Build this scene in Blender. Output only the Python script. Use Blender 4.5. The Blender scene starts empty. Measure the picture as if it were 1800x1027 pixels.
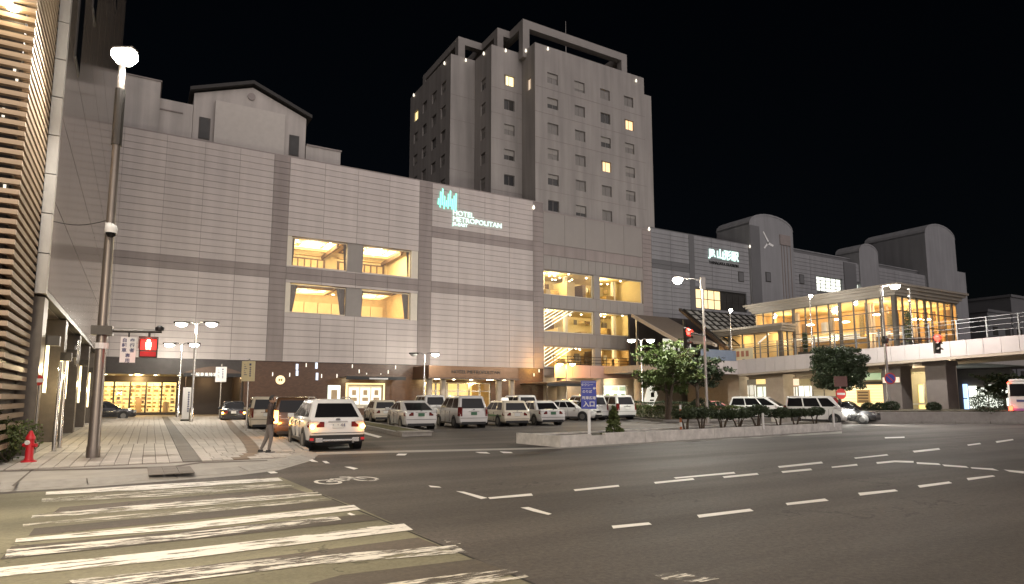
import bpy, bmesh, math, random
from math import sin, cos, pi, radians as rad
from mathutils import Vector, Matrix
random.seed(7)
sc = bpy.context.scene
COL = sc.collection

# ---------------------------------------------------------------- camera, sky, light, exposure
YAW, PIT, HCAM = rad(30.3), rad(6.7), 1.75
fwd2 = Vector((sin(YAW), cos(YAW), 0))
CF = Vector((sin(YAW)*cos(PIT), cos(YAW)*cos(PIT), sin(PIT)))
CR = Vector((cos(YAW), -sin(YAW), 0))
CU = CR.cross(CF)
CP = Vector((0, 0, HCAM))
cd = bpy.data.cameras.new('camera')
cam = bpy.data.objects.new('camera', cd)
COL.objects.link(cam)
cam.matrix_world = Matrix(((CR.x, CU.x, -CF.x, 0), (CR.y, CU.y, -CF.y, 0), (CR.z, CU.z, -CF.z, HCAM), (0, 0, 0, 1)))
cd.sensor_width = 36
cd.lens = 22.4
cd.shift_y = 0.03
cd.clip_start = .1
cd.clip_end = 3000
sc.camera = cam

w = bpy.data.worlds.new('World')
sc.world = w
w.use_nodes = True
nt = w.node_tree
bg = nt.nodes['Background']
sky = nt.nodes.new('ShaderNodeTexSky')
sky.sky_type = 'NISHITA'
sky.sun_disc = False
SUN_EL, SUN_AZ = rad(27), rad(184)
sky.sun_elevation = SUN_EL
sky.sun_rotation = SUN_AZ
nt.links.new(sky.outputs[0], bg.inputs[0])
bg.inputs[1].default_value = 0.0004          # deep night

ld = bpy.data.lights.new('night_glow', 'SUN')  # broad glow of the town, as moonlight
ld.energy = 1.2
ld.angle = rad(85)
ld.color = (1.0, .905, .885)
so = bpy.data.objects.new('night_glow', ld)
COL.objects.link(so)
sd = Vector((sin(SUN_AZ)*cos(SUN_EL), cos(SUN_AZ)*cos(SUN_EL), sin(SUN_EL)))
so.rotation_euler = (-sd).to_track_quat('-Z', 'Y').to_euler()

sc.view_settings.view_transform = 'Standard'
sc.view_settings.look = 'None'
sc.view_settings.exposure = .5
sc.view_settings.gamma = 1
sc.view_settings.use_curve_mapping = False
sc.render.engine = 'CYCLES'
cy = sc.cycles
cy.use_denoising = True
try:
    cy.denoiser = 'OPENIMAGEDENOISE'
except Exception:
    pass
cy.max_bounces = 5
cy.diffuse_bounces = 2
cy.glossy_bounces = 3
cy.transparent_max_bounces = 12
cy.transmission_bounces = 4
cy.sample_clamp_indirect = 4
cy.sample_clamp_direct = 0
cy.caustics_reflective = False
cy.caustics_refractive = False
cy.use_light_tree = True

# ---------------------------------------------------------------- measuring helpers (1800 x 1027 photograph)
def ray(x, y):
    return CF + CR*((x-900)/1120) + CU*((567.5-y)/1120)
def G(x, y, z=0.):
    d = ray(x, y); return CP + d*((z-HCAM)/d.z)
def onY(x, y, Y):
    d = ray(x, y); return CP + d*(Y/d.y)
def onX(x, y, X):
    d = ray(x, y); return CP + d*(X/d.x)

# ---------------------------------------------------------------- materials
MATS = {}
def mat(name, col, rough=.6, metal=0., var=.12, scale=2., bump=0., bscale=30., emit=None, es=0., spec=.5, rand=0., coat=0., streak=0.):
    if name in MATS: return MATS[name]
    m = bpy.data.materials.new(name); m.use_nodes = True
    N, L = m.node_tree.nodes, m.node_tree.links
    p = N['Principled BSDF']
    p.inputs['Roughness'].default_value = rough
    p.inputs['Metallic'].default_value = metal
    p.inputs['Specular IOR Level'].default_value = spec
    p.inputs['Coat Weight'].default_value = coat
    c = (*col, 1)
    tc = N.new('ShaderNodeTexCoord')
    if var > 0:
        nz = N.new('ShaderNodeTexNoise'); nz.inputs['Scale'].default_value = scale
        nz.inputs['Detail'].default_value = 6; nz.inputs['Roughness'].default_value = .65
        L.new(tc.outputs['Object'], nz.inputs['Vector'])
        fac = nz.outputs['Fac']
        if rand > 0:
            oi = N.new('ShaderNodeObjectInfo')
            a = N.new('ShaderNodeMath'); a.operation = 'MULTIPLY_ADD'
            a.inputs[1].default_value = rand; a.inputs[2].default_value = -rand/2
            L.new(oi.outputs['Random'], a.inputs[0])
            b = N.new('ShaderNodeMath'); b.operation = 'ADD'; L.new(a.outputs[0], b.inputs[0]); L.new(fac, b.inputs[1])
            fac = b.outputs[0]
        cr = N.new('ShaderNodeValToRGB')
        cr.color_ramp.elements[0].position = .25; cr.color_ramp.elements[1].position = .75
        cr.color_ramp.elements[0].color = (*[x*(1-var) for x in col], 1)
        cr.color_ramp.elements[1].color = (*[min(1, x*(1+var)) for x in col], 1)
        L.new(fac, cr.inputs[0]); outc = cr.outputs[0]
        if streak > 0:      # rain streaks and broad weathering, fixed to the wall
            ge = N.new('ShaderNodeNewGeometry'); mp = N.new('ShaderNodeMapping'); mp.inputs['Scale'].default_value = (1.1, 1.1, .09)
            L.new(ge.outputs['Position'], mp.inputs[0]); n3 = N.new('ShaderNodeTexNoise'); n3.inputs['Scale'].default_value = 1.; n3.inputs['Detail'].default_value = 6
            L.new(mp.outputs[0], n3.inputs['Vector']); mr = N.new('ShaderNodeMapRange'); mr.inputs['From Min'].default_value = .3; mr.inputs['From Max'].default_value = .7
            mr.inputs['To Min'].default_value = 1-streak; mr.inputs['To Max'].default_value = 1+streak*.5; L.new(n3.outputs['Fac'], mr.inputs[0])
            vs = N.new('ShaderNodeVectorMath'); vs.operation = 'SCALE'; L.new(outc, vs.inputs[0]); L.new(mr.outputs[0], vs.inputs['Scale']); outc = vs.outputs[0]
        L.new(outc, p.inputs['Base Color'])
    else:
        p.inputs['Base Color'].default_value = c
    if bump > 0:
        n2 = N.new('ShaderNodeTexNoise'); n2.inputs['Scale'].default_value = bscale; n2.inputs['Detail'].default_value = 4
        L.new(tc.outputs['Object'], n2.inputs['Vector'])
        bp = N.new('ShaderNodeBump'); bp.inputs['Strength'].default_value = bump; bp.inputs['Distance'].default_value = .02
        L.new(n2.outputs['Fac'], bp.inputs['Height']); L.new(bp.outputs[0], p.inputs['Normal'])
    if emit:
        p.inputs['Emission Color'].default_value = (*emit, 1)
        p.inputs['Emission Strength'].default_value = es
    MATS[name] = m
    return m

def glass(name, tint=(1, 1, 1), refl=.12):
    if name in MATS: return MATS[name]
    m = bpy.data.materials.new(name); m.use_nodes = True
    N, L = m.node_tree.nodes, m.node_tree.links
    N.remove(N['Principled BSDF'])
    t = N.new('ShaderNodeBsdfTransparent'); t.inputs[0].default_value = (*tint, 1)
    g = N.new('ShaderNodeBsdfGlossy'); g.inputs['Roughness'].default_value = .03
    fr = N.new('ShaderNodeLayerWeight'); fr.inputs[0].default_value = .5
    pw = N.new('ShaderNodeMath'); pw.operation = 'POWER'; pw.inputs[1].default_value = 4.; L.new(fr.outputs['Facing'], pw.inputs[0])
    ma = N.new('ShaderNodeMath'); ma.operation = 'MULTIPLY_ADD'; ma.inputs[1].default_value = .6; ma.inputs[2].default_value = refl*.3; L.new(pw.outputs[0], ma.inputs[0])
    mx = N.new('ShaderNodeMixShader')
    L.new(ma.outputs[0], mx.inputs[0]); L.new(t.outputs[0], mx.inputs[1]); L.new(g.outputs[0], mx.inputs[2])
    L.new(mx.outputs[0], N['Material Output'].inputs[0])
    MATS[name] = m
    return m

M = {}
M['panel'] = mat('facade_panel', (.56, .50, .475), .55, var=.05, scale=.6, rand=.34, streak=.11)
M['panel_dk'] = mat('facade_band_panel', (.31, .265, .25), .55, var=.05, scale=.6, rand=.2, streak=.16)
M['backing'] = mat('facade_backing', (.25, .215, .205), .8)
M['panel_grey'] = mat('grey_spandrel_panel', (.30, .275, .255), .55, var=.08, scale=.8)
M['station'] = mat('station_panel', (.26, .26, .27), .5, var=.08, scale=.3, streak=.16)
M['station_dk'] = mat('station_dark_panel', (.13, .13, .135), .5, var=.08, scale=.3)
M['tower'] = mat('tower_wall', (.33, .305, .285), .75, var=.07, scale=.25, streak=.2)
M['tower_rib'] = mat('tower_frame', (.29, .268, .25), .75, var=.10, scale=.5)
M['roofhouse'] = mat('roof_house_render', (.50, .46, .43), .75, var=.08, scale=.4, streak=.22)
M['tile_roof'] = mat('dark_roof', (.035, .032, .03), .7)
M['stone'] = mat('grey_stone', (.125, .105, .088), .45, var=.2, scale=4)
M['darkwall'] = mat('dark_wall', (.045, .036, .032), .4, var=.2, scale=2)
M['pale_tile'] = mat('pale_tile', (.33, .315, .30), .4, var=.1, scale=3, rand=.3)
M['wood'] = mat('timber_slat', (.42, .32, .23), .6, var=.2, scale=3, rand=.3)
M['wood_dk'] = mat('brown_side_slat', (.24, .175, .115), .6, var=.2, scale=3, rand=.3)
M['conc'] = mat('concrete', (.36, .335, .31), .8, var=.15, scale=3, bump=.2)
M['conc_pale'] = mat('pale_concrete', (.52, .49, .45), .8, var=.22, scale=2.2, bump=.2)
M['deckpanel'] = mat('deck_fascia', (.50, .45, .44), .5, var=.05, scale=1.5, rand=.25)
M['pinkpanel'] = mat('pink_fascia', (.55, .37, .32), .5, var=.05, scale=1.5)
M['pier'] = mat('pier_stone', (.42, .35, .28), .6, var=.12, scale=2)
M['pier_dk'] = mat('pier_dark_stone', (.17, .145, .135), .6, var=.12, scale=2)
M['metal'] = mat('grey_metal', (.30, .28, .26), .35, .85, var=.1)
M['metal_post'] = mat('grey_brown_post', (.20, .175, .155), .38, .6, var=.12)
M['metal_dk'] = mat('dark_metal', (.06, .055, .05), .45, .6, var=.15)
M['metal_br'] = mat('bronze_metal', (.13, .095, .075), .35, .8, var=.12)
M['steel'] = mat('bright_steel', (.62, .6, .57), .25, .9, var=.06)
M['white'] = mat('white_paint', (.8, .8, .79), .45, var=.04)
M['cream'] = mat('cream_paint', (.72, .66, .55), .5, var=.06)
M['black'] = mat('black_plastic', (.015, .015, .016), .5, var=.1)
M['tyre'] = mat('tyre_rubber', (.02, .02, .021), .8, var=.2, scale=10)
M['rim'] = mat('alloy_rim', (.17, .17, .17), .35, .7, var=.05)
M['carglass'] = mat('car_glass', (.010, .010, .011), .06, var=0, spec=.3)
M['darkglass'] = mat('dark_window_glass', (.05, .048, .045), .15, var=.3, scale=.6, spec=.3)
M['blind'] = mat('window_blind', (.21, .195, .18), .5, var=.12, scale=3, spec=.5)
M['blind2'] = mat('roller_blind_cloth', (.30, .28, .255), .7, var=.06)
M['glass'] = glass('clear_glass')
M['red_paint'] = mat('red_paint', (.55, .02, .03), .4, var=.1)
M['red_lens'] = mat('red_lens', (.35, .01, .01), .2, var=0)
M['red_sign'] = mat('red_sign_face', (.62, .06, .05), .5, var=.05)
M['blue_sign'] = mat('blue_sign_face', (.07, .09, .42), .5, var=.04)
M['navy'] = mat('navy_print', (.05, .06, .16), .5, var=0)
M['signwhite'] = mat('sign_white', (.78, .77, .76), .5, var=.03)
M['signcream'] = mat('sign_cream', (.62, .55, .36), .5, var=.05)
M['soil'] = mat('planter_soil', (.06, .05, .03), .9, var=.3, scale=6, bump=.5)
M['moss'] = mat('mossy_strip', (.11, .105, .04), .9, var=.4, scale=5, bump=.5)
M['kerb'] = mat('kerb_concrete', (.34, .32, .29), .8, var=.18, scale=4, bump=.2)
M['slab'] = mat('pavement_slab', (.36, .335, .30), .75, var=.18, scale=1.3, bump=.15)
M['paver'] = mat('pale_paver', (.47, .43, .385), .7, var=.16, scale=2, rand=.5, bump=.1)
M['paver_dk'] = mat('grey_paver', (.17, .15, .13), .7, var=.16, scale=2, rand=.5)
M['paver_br'] = mat('brown_paver', (.21, .15, .105), .7, var=.16, scale=2, rand=.5)
M['joint'] = mat('paver_joint', (.13, .11, .095), .9)
M['paint'] = None
M['curtain'] = mat('curtain', (.22, .19, .16), .8, var=.2, scale=6)
M['room'] = mat('room_wall', (.80, .64, .34), .7, var=.06)
M['room_or'] = mat('room_wood_wall', (.66, .46, .22), .6, var=.15, scale=1.5)
M['roomdk'] = mat('room_dark_trim', (.16, .10, .055), .6)
M['shopstuff'] = mat('shop_goods', (.42, .28, .10), .7, var=.5, scale=8)
def emis(name, col, s, base=(.8, .8, .8)):
    return mat(name, base, .5, var=0, emit=col, es=s)
M['e_ceil'] = emis('lit_ceiling_cove', (1, .84, .48), 1.7)
M['e_ceil2'] = emis('lit_ceiling_soft', (1, .74, .36), 1.6)
M['e_down'] = emis('lit_downlight', (1, .88, .6), 14)
M['e_white'] = emis('lit_white_panel', (1, .96, .80), .5)
M['e_coolwin'] = emis('lit_cool_window', (.95, 1, .86), 1.1)
M['e_lamp'] = emis('lit_lamp_lens', (1, .95, .82), 45)
M['e_lampw'] = emis('lit_lamp_lens_warm', (1, .86, .58), 30)
M['e_sod'] = emis('lit_sodium_lens', (1, .62, .14), 26)
M['e_wallw'] = emis('lit_wall_slot', (1, .9, .72), 1.0)
M['e_tube'] = emis('lit_post_tube', (1, .82, .42), 2.0)
M['e_room'] = emis('lit_hotel_room', (1, .76, .30), 1.25)
M['e_room2'] = emis('lit_hotel_room_amber', (1, .56, .16), .95)
M['e_room3'] = emis('lit_hotel_room_dim', (1, .74, .5), .6)
M['e_signg'] = emis('lit_sign_green', (.10, 1, .72), .9)
M['e_signw'] = emis('lit_sign_pale', (.62, 1, .88), .85)
M['e_red'] = emis('lit_red_signal', (1, .03, .018), 7, (.4, .02, .02))
M['e_redhot'] = emis('lit_red_figure', (1, .16, .10), 16, (.4, .02, .02))
M['e_amber'] = emis('lit_amber_indicator', (1, .42, .06), 22)
M['e_amber_lo'] = emis('lit_amber_dim', (1, .36, .05), 5)
M['e_tail'] = emis('lit_tail_lamp', (1, .05, .02), 9, (.4, .02, .02))
M['e_head'] = emis('lit_headlight', (1, .96, .86), 60)
M['lens'] = mat('clear_lens', (.55, .55, .53), .15, var=0)
M['tail_off'] = mat('tail_lamp_lens', (.14, .014, .012), .15, var=0)
M['e_shop'] = emis('lit_shop_front', (1, .72, .22), 1.0)
M['e_shopy'] = emis('lit_shop_yellow', (1, .68, .22), .8)
M['e_fam'] = emis('lit_poster_white', (.9, 1, .82), .75)
M['e_famg'] = emis('lit_poster_green', (.2, .65, .28), .28)
M['plate'] = mat('number_plate', (.7, .7, .66), .5, var=0)
M['plate_g'] = mat('green_number_plate', (.06, .16, .09), .5, var=0)
M['skin'] = mat('skin', (.45, .28, .20), .6, var=.05)
M['jacket'] = mat('dark_jacket', (.045, .028, .024), .8, var=.2)
M['trouser'] = mat('grey_trousers', (.16, .14, .13), .8, var=.15)
M['hair'] = mat('dark_hair', (.015, .012, .01), .7)
M['bark'] = mat('bark', (.10, .075, .055), .85, var=.3, scale=8, bump=.5)
M['leaf'] = mat('leaf_green', (.085, .125, .03), .6, var=.35, scale=1.2)
M['leaf_dk'] = mat('leaf_dark', (.035, .055, .022), .6, var=.35, scale=1.2)
M['leaf_hedge'] = mat('leaf_hedge', (.075, .10, .025), .65, var=.35, scale=2)
M['leaf_pine'] = mat('leaf_pine', (.045, .065, .028), .65, var=.35, scale=3)
PAINT = {}
def paint(n, c, rough=.25):
    return mat('car_paint_'+n, c, rough, var=.02, coat=.6)

def asphalt(name, col, patch=.42, spk=.6):
    m = bpy.data.materials.new(name); m.use_nodes = True
    N, L = m.node_tree.nodes, m.node_tree.links
    p = N['Principled BSDF']; tc = N.new('ShaderNodeTexCoord')
    mp = N.new('ShaderNodeMapping'); L.new(tc.outputs['Object'], mp.inputs[0]); mp.inputs['Scale'].default_value = (.35, 1.1, 1)
    n1 = N.new('ShaderNodeTexNoise'); n1.inputs['Scale'].default_value = .35; n1.inputs['Detail'].default_value = 7; n1.inputs['Roughness'].default_value = .6
    L.new(mp.outputs[0], n1.inputs['Vector'])
    n2 = N.new('ShaderNodeTexNoise'); n2.inputs['Scale'].default_value = 15; n2.inputs['Detail'].default_value = 7; n2.inputs['Roughness'].default_value = .8
    L.new(tc.outputs['Object'], n2.inputs['Vector'])
    r1 = N.new('ShaderNodeMapRange'); r1.inputs['From Min'].default_value = .3; r1.inputs['From Max'].default_value = .7
    r1.inputs['To Min'].default_value = 1-patch; r1.inputs['To Max'].default_value = 1+patch; L.new(n1.outputs['Fac'], r1.inputs[0])
    r2 = N.new('ShaderNodeMapRange'); r2.inputs['From Min'].default_value = .3; r2.inputs['From Max'].default_value = .7
    r2.inputs['To Min'].default_value = 1-spk; r2.inputs['To Max'].default_value = 1+spk; L.new(n2.outputs['Fac'], r2.inputs[0])
    mu = N.new('ShaderNodeMath'); mu.operation = 'MULTIPLY'; L.new(r1.outputs[0], mu.inputs[0]); L.new(r2.outputs[0], mu.inputs[1])
    vm = N.new('ShaderNodeVectorMath'); vm.operation = 'SCALE'; vm.inputs[0].default_value = col; L.new(mu.outputs[0], vm.inputs['Scale'])
    L.new(vm.outputs[0], p.inputs['Base Color'])
    # polished wheel tracks along the street, and cracks
    mw = N.new('ShaderNodeMapping'); mw.inputs['Scale'].default_value = (.03, .62, 1); L.new(tc.outputs['Object'], mw.inputs[0])
    n3 = N.new('ShaderNodeTexNoise'); n3.inputs['Scale'].default_value = 1.; n3.inputs['Detail'].default_value = 4; L.new(mw.outputs[0], n3.inputs['Vector'])
    r3 = N.new('ShaderNodeMapRange'); r3.inputs['From Min'].default_value = .35; r3.inputs['From Max'].default_value = .65; r3.inputs['To Min'].default_value = .76; r3.inputs['To Max'].default_value = 1.16; L.new(n3.outputs['Fac'], r3.inputs[0])
    vo = N.new('ShaderNodeTexVoronoi'); vo.feature = 'DISTANCE_TO_EDGE'; vo.inputs['Scale'].default_value = .32
    wn = N.new('ShaderNodeTexNoise'); wn.inputs['Scale'].default_value = 1.4; wn.inputs['Detail'].default_value = 5; L.new(tc.outputs['Object'], wn.inputs['Vector'])
    ad = N.new('ShaderNodeMixRGB'); ad.inputs[0].default_value = .32; L.new(tc.outputs['Object'], ad.inputs[1]); sc3 = N.new('ShaderNodeVectorMath'); sc3.operation = 'SCALE'; sc3.inputs['Scale'].default_value = 6.; L.new(wn.outputs['Color'], sc3.inputs[0]); L.new(sc3.outputs[0], ad.inputs[2]); L.new(ad.outputs[0], vo.inputs['Vector'])
    cr_ = N.new('ShaderNodeMapRange'); cr_.inputs['From Min'].default_value = .0; cr_.inputs['From Max'].default_value = .012; cr_.inputs['To Min'].default_value = .42; cr_.inputs['To Max'].default_value = 1; L.new(vo.outputs['Distance'], cr_.inputs[0])
    mk = N.new('ShaderNodeMath'); mk.operation = 'MAXIMUM'; gt = N.new('ShaderNodeMath'); gt.operation = 'LESS_THAN'; gt.inputs[1].default_value = .52; L.new(n1.outputs['Fac'], gt.inputs[0]); L.new(cr_.outputs[0], mk.inputs[0]); L.new(gt.outputs[0], mk.inputs[1])
    m3 = N.new('ShaderNodeMath'); m3.operation = 'MULTIPLY'; L.new(r3.outputs[0], m3.inputs[0]); L.new(mk.outputs[0], m3.inputs[1])
    m4 = N.new('ShaderNodeMath'); m4.operation = 'MULTIPLY'; L.new(m3.outputs[0], m4.inputs[0]); L.new(mu.outputs[0], m4.inputs[1]); L.new(m4.outputs[0], vm.inputs['Scale'])
    rg = N.new('ShaderNodeMapRange'); rg.inputs['From Min'].default_value = .3; rg.inputs['From Max'].default_value = .7; rg.inputs['To Min'].default_value = .80; rg.inputs['To Max'].default_value = .66; L.new(n3.outputs['Fac'], rg.inputs[0]); L.new(rg.outputs[0], p.inputs['Roughness'])
    bp = N.new('ShaderNodeBump'); bp.inputs['Strength'].default_value = .45; bp.inputs['Distance'].default_value = .012
    L.new(n2.outputs['Fac'], bp.inputs['Height']); L.new(bp.outputs[0], p.inputs['Normal'])
    return m
M['asphalt'] = asphalt('asphalt', (.074, .063, .056))
M['asphalt_lot'] = asphalt('lot_asphalt', (.060, .054, .046), .25)
M['green'] = asphalt('worn_green_coating', (.19, .178, .118), .35, .3)
M['greydk'] = asphalt('bare_dark_strip', (.085, .070, .056), .4, .3)

def worn(name, col, lo, hi, sx=1., sy=5.):
    """road paint with pieces worn away (transparent where gone)"""
    m = bpy.data.materials.new(name); m.use_nodes = True
    N, L = m.node_tree.nodes, m.node_tree.links
    p = N['Principled BSDF']; p.inputs['Roughness'].default_value = .6
    tc = N.new('ShaderNodeTexCoord'); mp = N.new('ShaderNodeMapping'); mp.inputs['Scale'].default_value = (sx, sy, 1)
    L.new(tc.outputs['Object'], mp.inputs[0])
    n1 = N.new('ShaderNodeTexNoise'); n1.inputs['Scale'].default_value = 1.6; n1.inputs['Detail'].default_value = 9; n1.inputs['Roughness'].default_value = .72
    L.new(mp.outputs[0], n1.inputs['Vector'])
    r = N.new('ShaderNodeMapRange'); r.inputs['From Min'].default_value = lo; r.inputs['From Max'].default_value = hi
    L.new(n1.outputs['Fac'], r.inputs[0])
    vm = N.new('ShaderNodeMixRGB'); vm.inputs[1].default_value = (*[c*.78 for c in col], 1); vm.inputs[2].default_value = (*col, 1)
    L.new(r.outputs[0], vm.inputs[0]); L.new(vm.outputs[0], p.inputs['Base Color'])
    L.new(r.outputs[0], p.inputs['Alpha'])
    return m
M['paint'] = worn('worn_white_paint', (.76, .73, .68), .40, .47)
M['paint_bad'] = worn('badly_worn_white_paint', (.70, .66, .58), .47, .57)
M['paint_mid'] = worn('half_worn_white_paint', (.72, .69, .63), .44, .54)
M['paint_new'] = worn('fresh_white_paint', (.80, .78, .74), .25, .34)

def brickmat():
    m = bpy.data.materials.new('brown_tile_wall'); m.use_nodes = True
    N, L = m.node_tree.nodes, m.node_tree.links
    p = N['Principled BSDF']; tc = N.new('ShaderNodeTexCoord'); mp = N.new('ShaderNodeMapping')
    mp.inputs['Rotation'].default_value = (rad(90), 0, 0); L.new(tc.outputs['Object'], mp.inputs[0])
    b = N.new('ShaderNodeTexBrick'); b.inputs['Scale'].default_value = 2.2
    b.inputs['Color1'].default_value = (.095, .046, .024, 1); b.inputs['Color2'].default_value = (.13, .065, .034, 1); b.inputs['Mortar'].default_value = (.03, .02, .015, 1)
    b.inputs['Mortar Size'].default_value = .012
    L.new(mp.outputs[0], b.inputs['Vector']); L.new(b.outputs['Color'], p.inputs['Base Color'])
    p.inputs['Roughness'].default_value = .38
    return m
M['brick'] = brickmat()

# ---------------------------------------------------------------- object helpers
def setp(o, label=None, cat=None, group=None, kind=None):
    if label: o['label'] = label
    if cat: o['category'] = cat
    if group: o['group'] = group
    if kind: o['kind'] = kind
    return o
def thing(name, label, cat, loc=(0, 0, 0), rz=0., group=None):
    o = bpy.data.objects.new(name, None); COL.objects.link(o)
    o.location = loc; o.rotation_euler = (0, 0, rz); o.empty_display_size = .2
    return setp(o, label, cat, group)
def accum(p):
    v = Vector((0, 0, 0))
    while p: v += Vector(p.location); p = p.parent
    return v
class MB:
    def __init__(s): s.v = []; s.f = []; s.mi = []; s.mats = []
    def _m(s, m):
        if m not in s.mats: s.mats.append(m)
        return s.mats.index(m)
    def poly(s, pts, m=None, faces=None):
        b = len(s.v); s.v += [tuple(p) for p in pts]
        for f in (faces or [range(len(pts))]):
            s.f.append([b+i for i in f]); s.mi.append(s._m(m))
        return s
    def box(s, a, b, m=None):
        x0, y0, z0 = [min(a[i], b[i]) for i in range(3)]; x1, y1, z1 = [max(a[i], b[i]) for i in range(3)]
        return s.poly([(x0,y0,z0),(x1,y0,z0),(x1,y1,z0),(x0,y1,z0),(x0,y0,z1),(x1,y0,z1),(x1,y1,z1),(x0,y1,z1)], m,
                      [(0,3,2,1),(4,5,6,7),(0,1,5,4),(1,2,6,5),(2,3,7,6),(3,0,4,7)])
    def cbox(s, c, d, m=None):
        return s.box([c[i]-d[i]/2 for i in range(3)], [c[i]+d[i]/2 for i in range(3)], m)
    def tube(s, a, b, r0, r1=None, n=10, m=None, cap=True):
        a, b = Vector(a), Vector(b); r1 = r0 if r1 is None else r1
        d = (b-a).normalized(); u = d.orthogonal().normalized(); v = d.cross(u)
        pts = [a+(u*cos(2*pi*i/n)+v*sin(2*pi*i/n))*r0 for i in range(n)]+[b+(u*cos(2*pi*i/n)+v*sin(2*pi*i/n))*r1 for i in range(n)]
        F = [(i, (i+1) % n, n+(i+1) % n, n+i) for i in range(n)]
        if cap: F += [tuple(range(n-1, -1, -1)), tuple(range(n, 2*n))]
        return s.poly(pts, m, F)
    def path(s, P, r, n=8, m=None):
        for a, b in zip(P[:-1], P[1:]): s.tube(a, b, r, r, n, m)
        return s
    def lathe(s, prof, n=14, c=(0, 0, 0), m=None):
        pts = [(c[0]+r*cos(2*pi*i/n), c[1]+r*sin(2*pi*i/n), c[2]+z) for r, z in prof for i in range(n)]
        F = [(k*n+i, k*n+(i+1) % n, (k+1)*n+(i+1) % n, (k+1)*n+i) for k in range(len(prof)-1) for i in range(n)]
        F += [tuple(range(n-1, -1, -1)), tuple((len(prof)-1)*n+i for i in range(n))]
        return s.poly(pts, m, F)
    def prism(s, pts2, z0, z1, m=None):
        n = len(pts2)
        return s.poly([(p[0], p[1], z0) for p in pts2]+[(p[0], p[1], z1) for p in pts2], m,
                      [tuple(range(n-1, -1, -1)), tuple(range(n, 2*n))]+[(i, (i+1) % n, n+(i+1) % n, n+i) for i in range(n)])
    def xprism(s, ptsxz, y0, y1, m=None):
        n = len(ptsxz)
        return s.poly([(p[0], y0, p[1]) for p in ptsxz]+[(p[0], y1, p[1]) for p in ptsxz], m,
                      [tuple(range(n)), tuple(range(2*n-1, n-1, -1))]+[(i, n+i, n+(i+1) % n, (i+1) % n) for i in range(n)])
    def build(s, name, m=None, parent=None, world=False, smooth=False, bevel=0., sub=0):
        me = bpy.data.meshes.new(name); me.from_pydata(s.v, [], s.f)
        mats = [x if x else m for x in s.mats] or [m]
        for x in mats: me.materials.append(x)
        me.polygons.foreach_set('material_index', s.mi)
        bm = bmesh.new(); bm.from_mesh(me); bmesh.ops.recalc_face_normals(bm, faces=bm.faces); bm.to_mesh(me); bm.free()
        if smooth:
            me.polygons.foreach_set('use_smooth', [True]*len(me.polygons)); me.set_sharp_from_angle(angle=rad(38))
        me.update()
        o = bpy.data.objects.new(name, me); COL.objects.link(o)
        if parent:
            o.parent = parent
            if world: o.location = -accum(parent)
        if bevel:
            b = o.modifiers.new('bevel', 'BEVEL'); b.width = bevel; b.segments = 2; b.limit_method = 'ANGLE'; b.angle_limit = rad(35)
        return o
_cube = {}
def cube_mesh(m):
    if m.name not in _cube:
        b = MB().cbox((0, 0, 0), (1, 1, 1)); me = bpy.data.meshes.new('piece'); me.from_pydata(b.v, [], b.f); me.materials.append(m); _cube[m.name] = me
    return _cube[m.name]
def piece(name, parent, c, d, m, acc=None):
    o = bpy.data.objects.new(name, cube_mesh(m)); COL.objects.link(o); o.parent = parent
    o.location = Vector(c) - (acc if acc is not None else accum(parent)); o.scale = d
    return o
def pieces(name, parent, L, stuffname, cap=295):
    """L: (centre, size, material); the nearest ones are objects, the rest one joined part"""
    L = sorted(L, key=lambda t: (Vector(t[0])-CP).length/ max(t[1]))
    acc = accum(parent)
    for c, d, m in L[:cap]: piece(name, parent, c, d, m, acc)
    if len(L) > cap:
        b = MB()
        for c, d, m in L[cap:]: b.cbox(c, d, m)
        setp(b.build(stuffname, None, parent, world=True), kind='stuff')
def copy_tree(o, parent=None):
    c = o.copy(); COL.objects.link(c)
    if parent: c.parent = parent
    for ch in o.children: copy_tree(ch, c)
    return c
def text(s, size, m, parent, loc, rot=(pi/2, 0, 0), name='lettering', ext=.02, align='CENTER', world=False, sx=1., bold=0., gap=1.):
    c = bpy.data.curves.new('txt', 'FONT'); c.body = s; c.size = size; c.extrude = ext; c.align_x = align; c.align_y = 'CENTER'; c.offset = bold; c.resolution_u = 3; c.space_line = gap
    t = bpy.data.objects.new('txt', c); COL.objects.link(t)
    bpy.context.view_layer.update()
    me = bpy.data.meshes.new_from_object(t.evaluated_get(bpy.context.evaluated_depsgraph_get()))
    bpy.data.objects.remove(t); bpy.data.curves.remove(c)
    me.materials.clear(); me.materials.append(m)
    o = bpy.data.objects.new(name, me); COL.objects.link(o); o.parent = parent
    o.location = Vector(loc) - (accum(parent) if world else Vector((0, 0, 0))); o.rotation_euler = rot; o.scale = (sx, 1, 1)
    return o
def lamp(parent, loc, watts, col, kind='SPOT', ang=150, rot=(0, 0, 0), radius=.15, name='lamp_light', blend=.5):
    l = bpy.data.lights.new(name, kind); l.energy = watts; l.color = col; l.shadow_soft_size = radius
    if kind == 'SPOT': l.spot_size = rad(ang); l.spot_blend = blend
    o = bpy.data.objects.new(name, l); COL.objects.link(o); o.parent = parent; o.location = loc; o.rotation_euler = rot
    return o
def wall_cells(b, x0, x1, z0, z1, holes, y0, y1, m=None):
    """wall in the XZ plane with rectangular holes, as boxes that meet edge to edge"""
    xs = sorted({x0, x1, *[h[0] for h in holes], *[h[1] for h in holes]}); xs = [x for x in xs if x0 <= x <= x1]
    for xa, xb in zip(xs[:-1], xs[1:]):
        hz = sorted((h[2], h[3]) for h in holes if h[0] < (xa+xb)/2 < h[1]); z = z0
        for a, c in hz:
            if a > z: b.box((xa, y0, z), (xb, y1, a), m)
            z = max(z, c)
        if z < z1: b.box((xa, y0, z), (xb, y1, z1), m)
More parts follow.
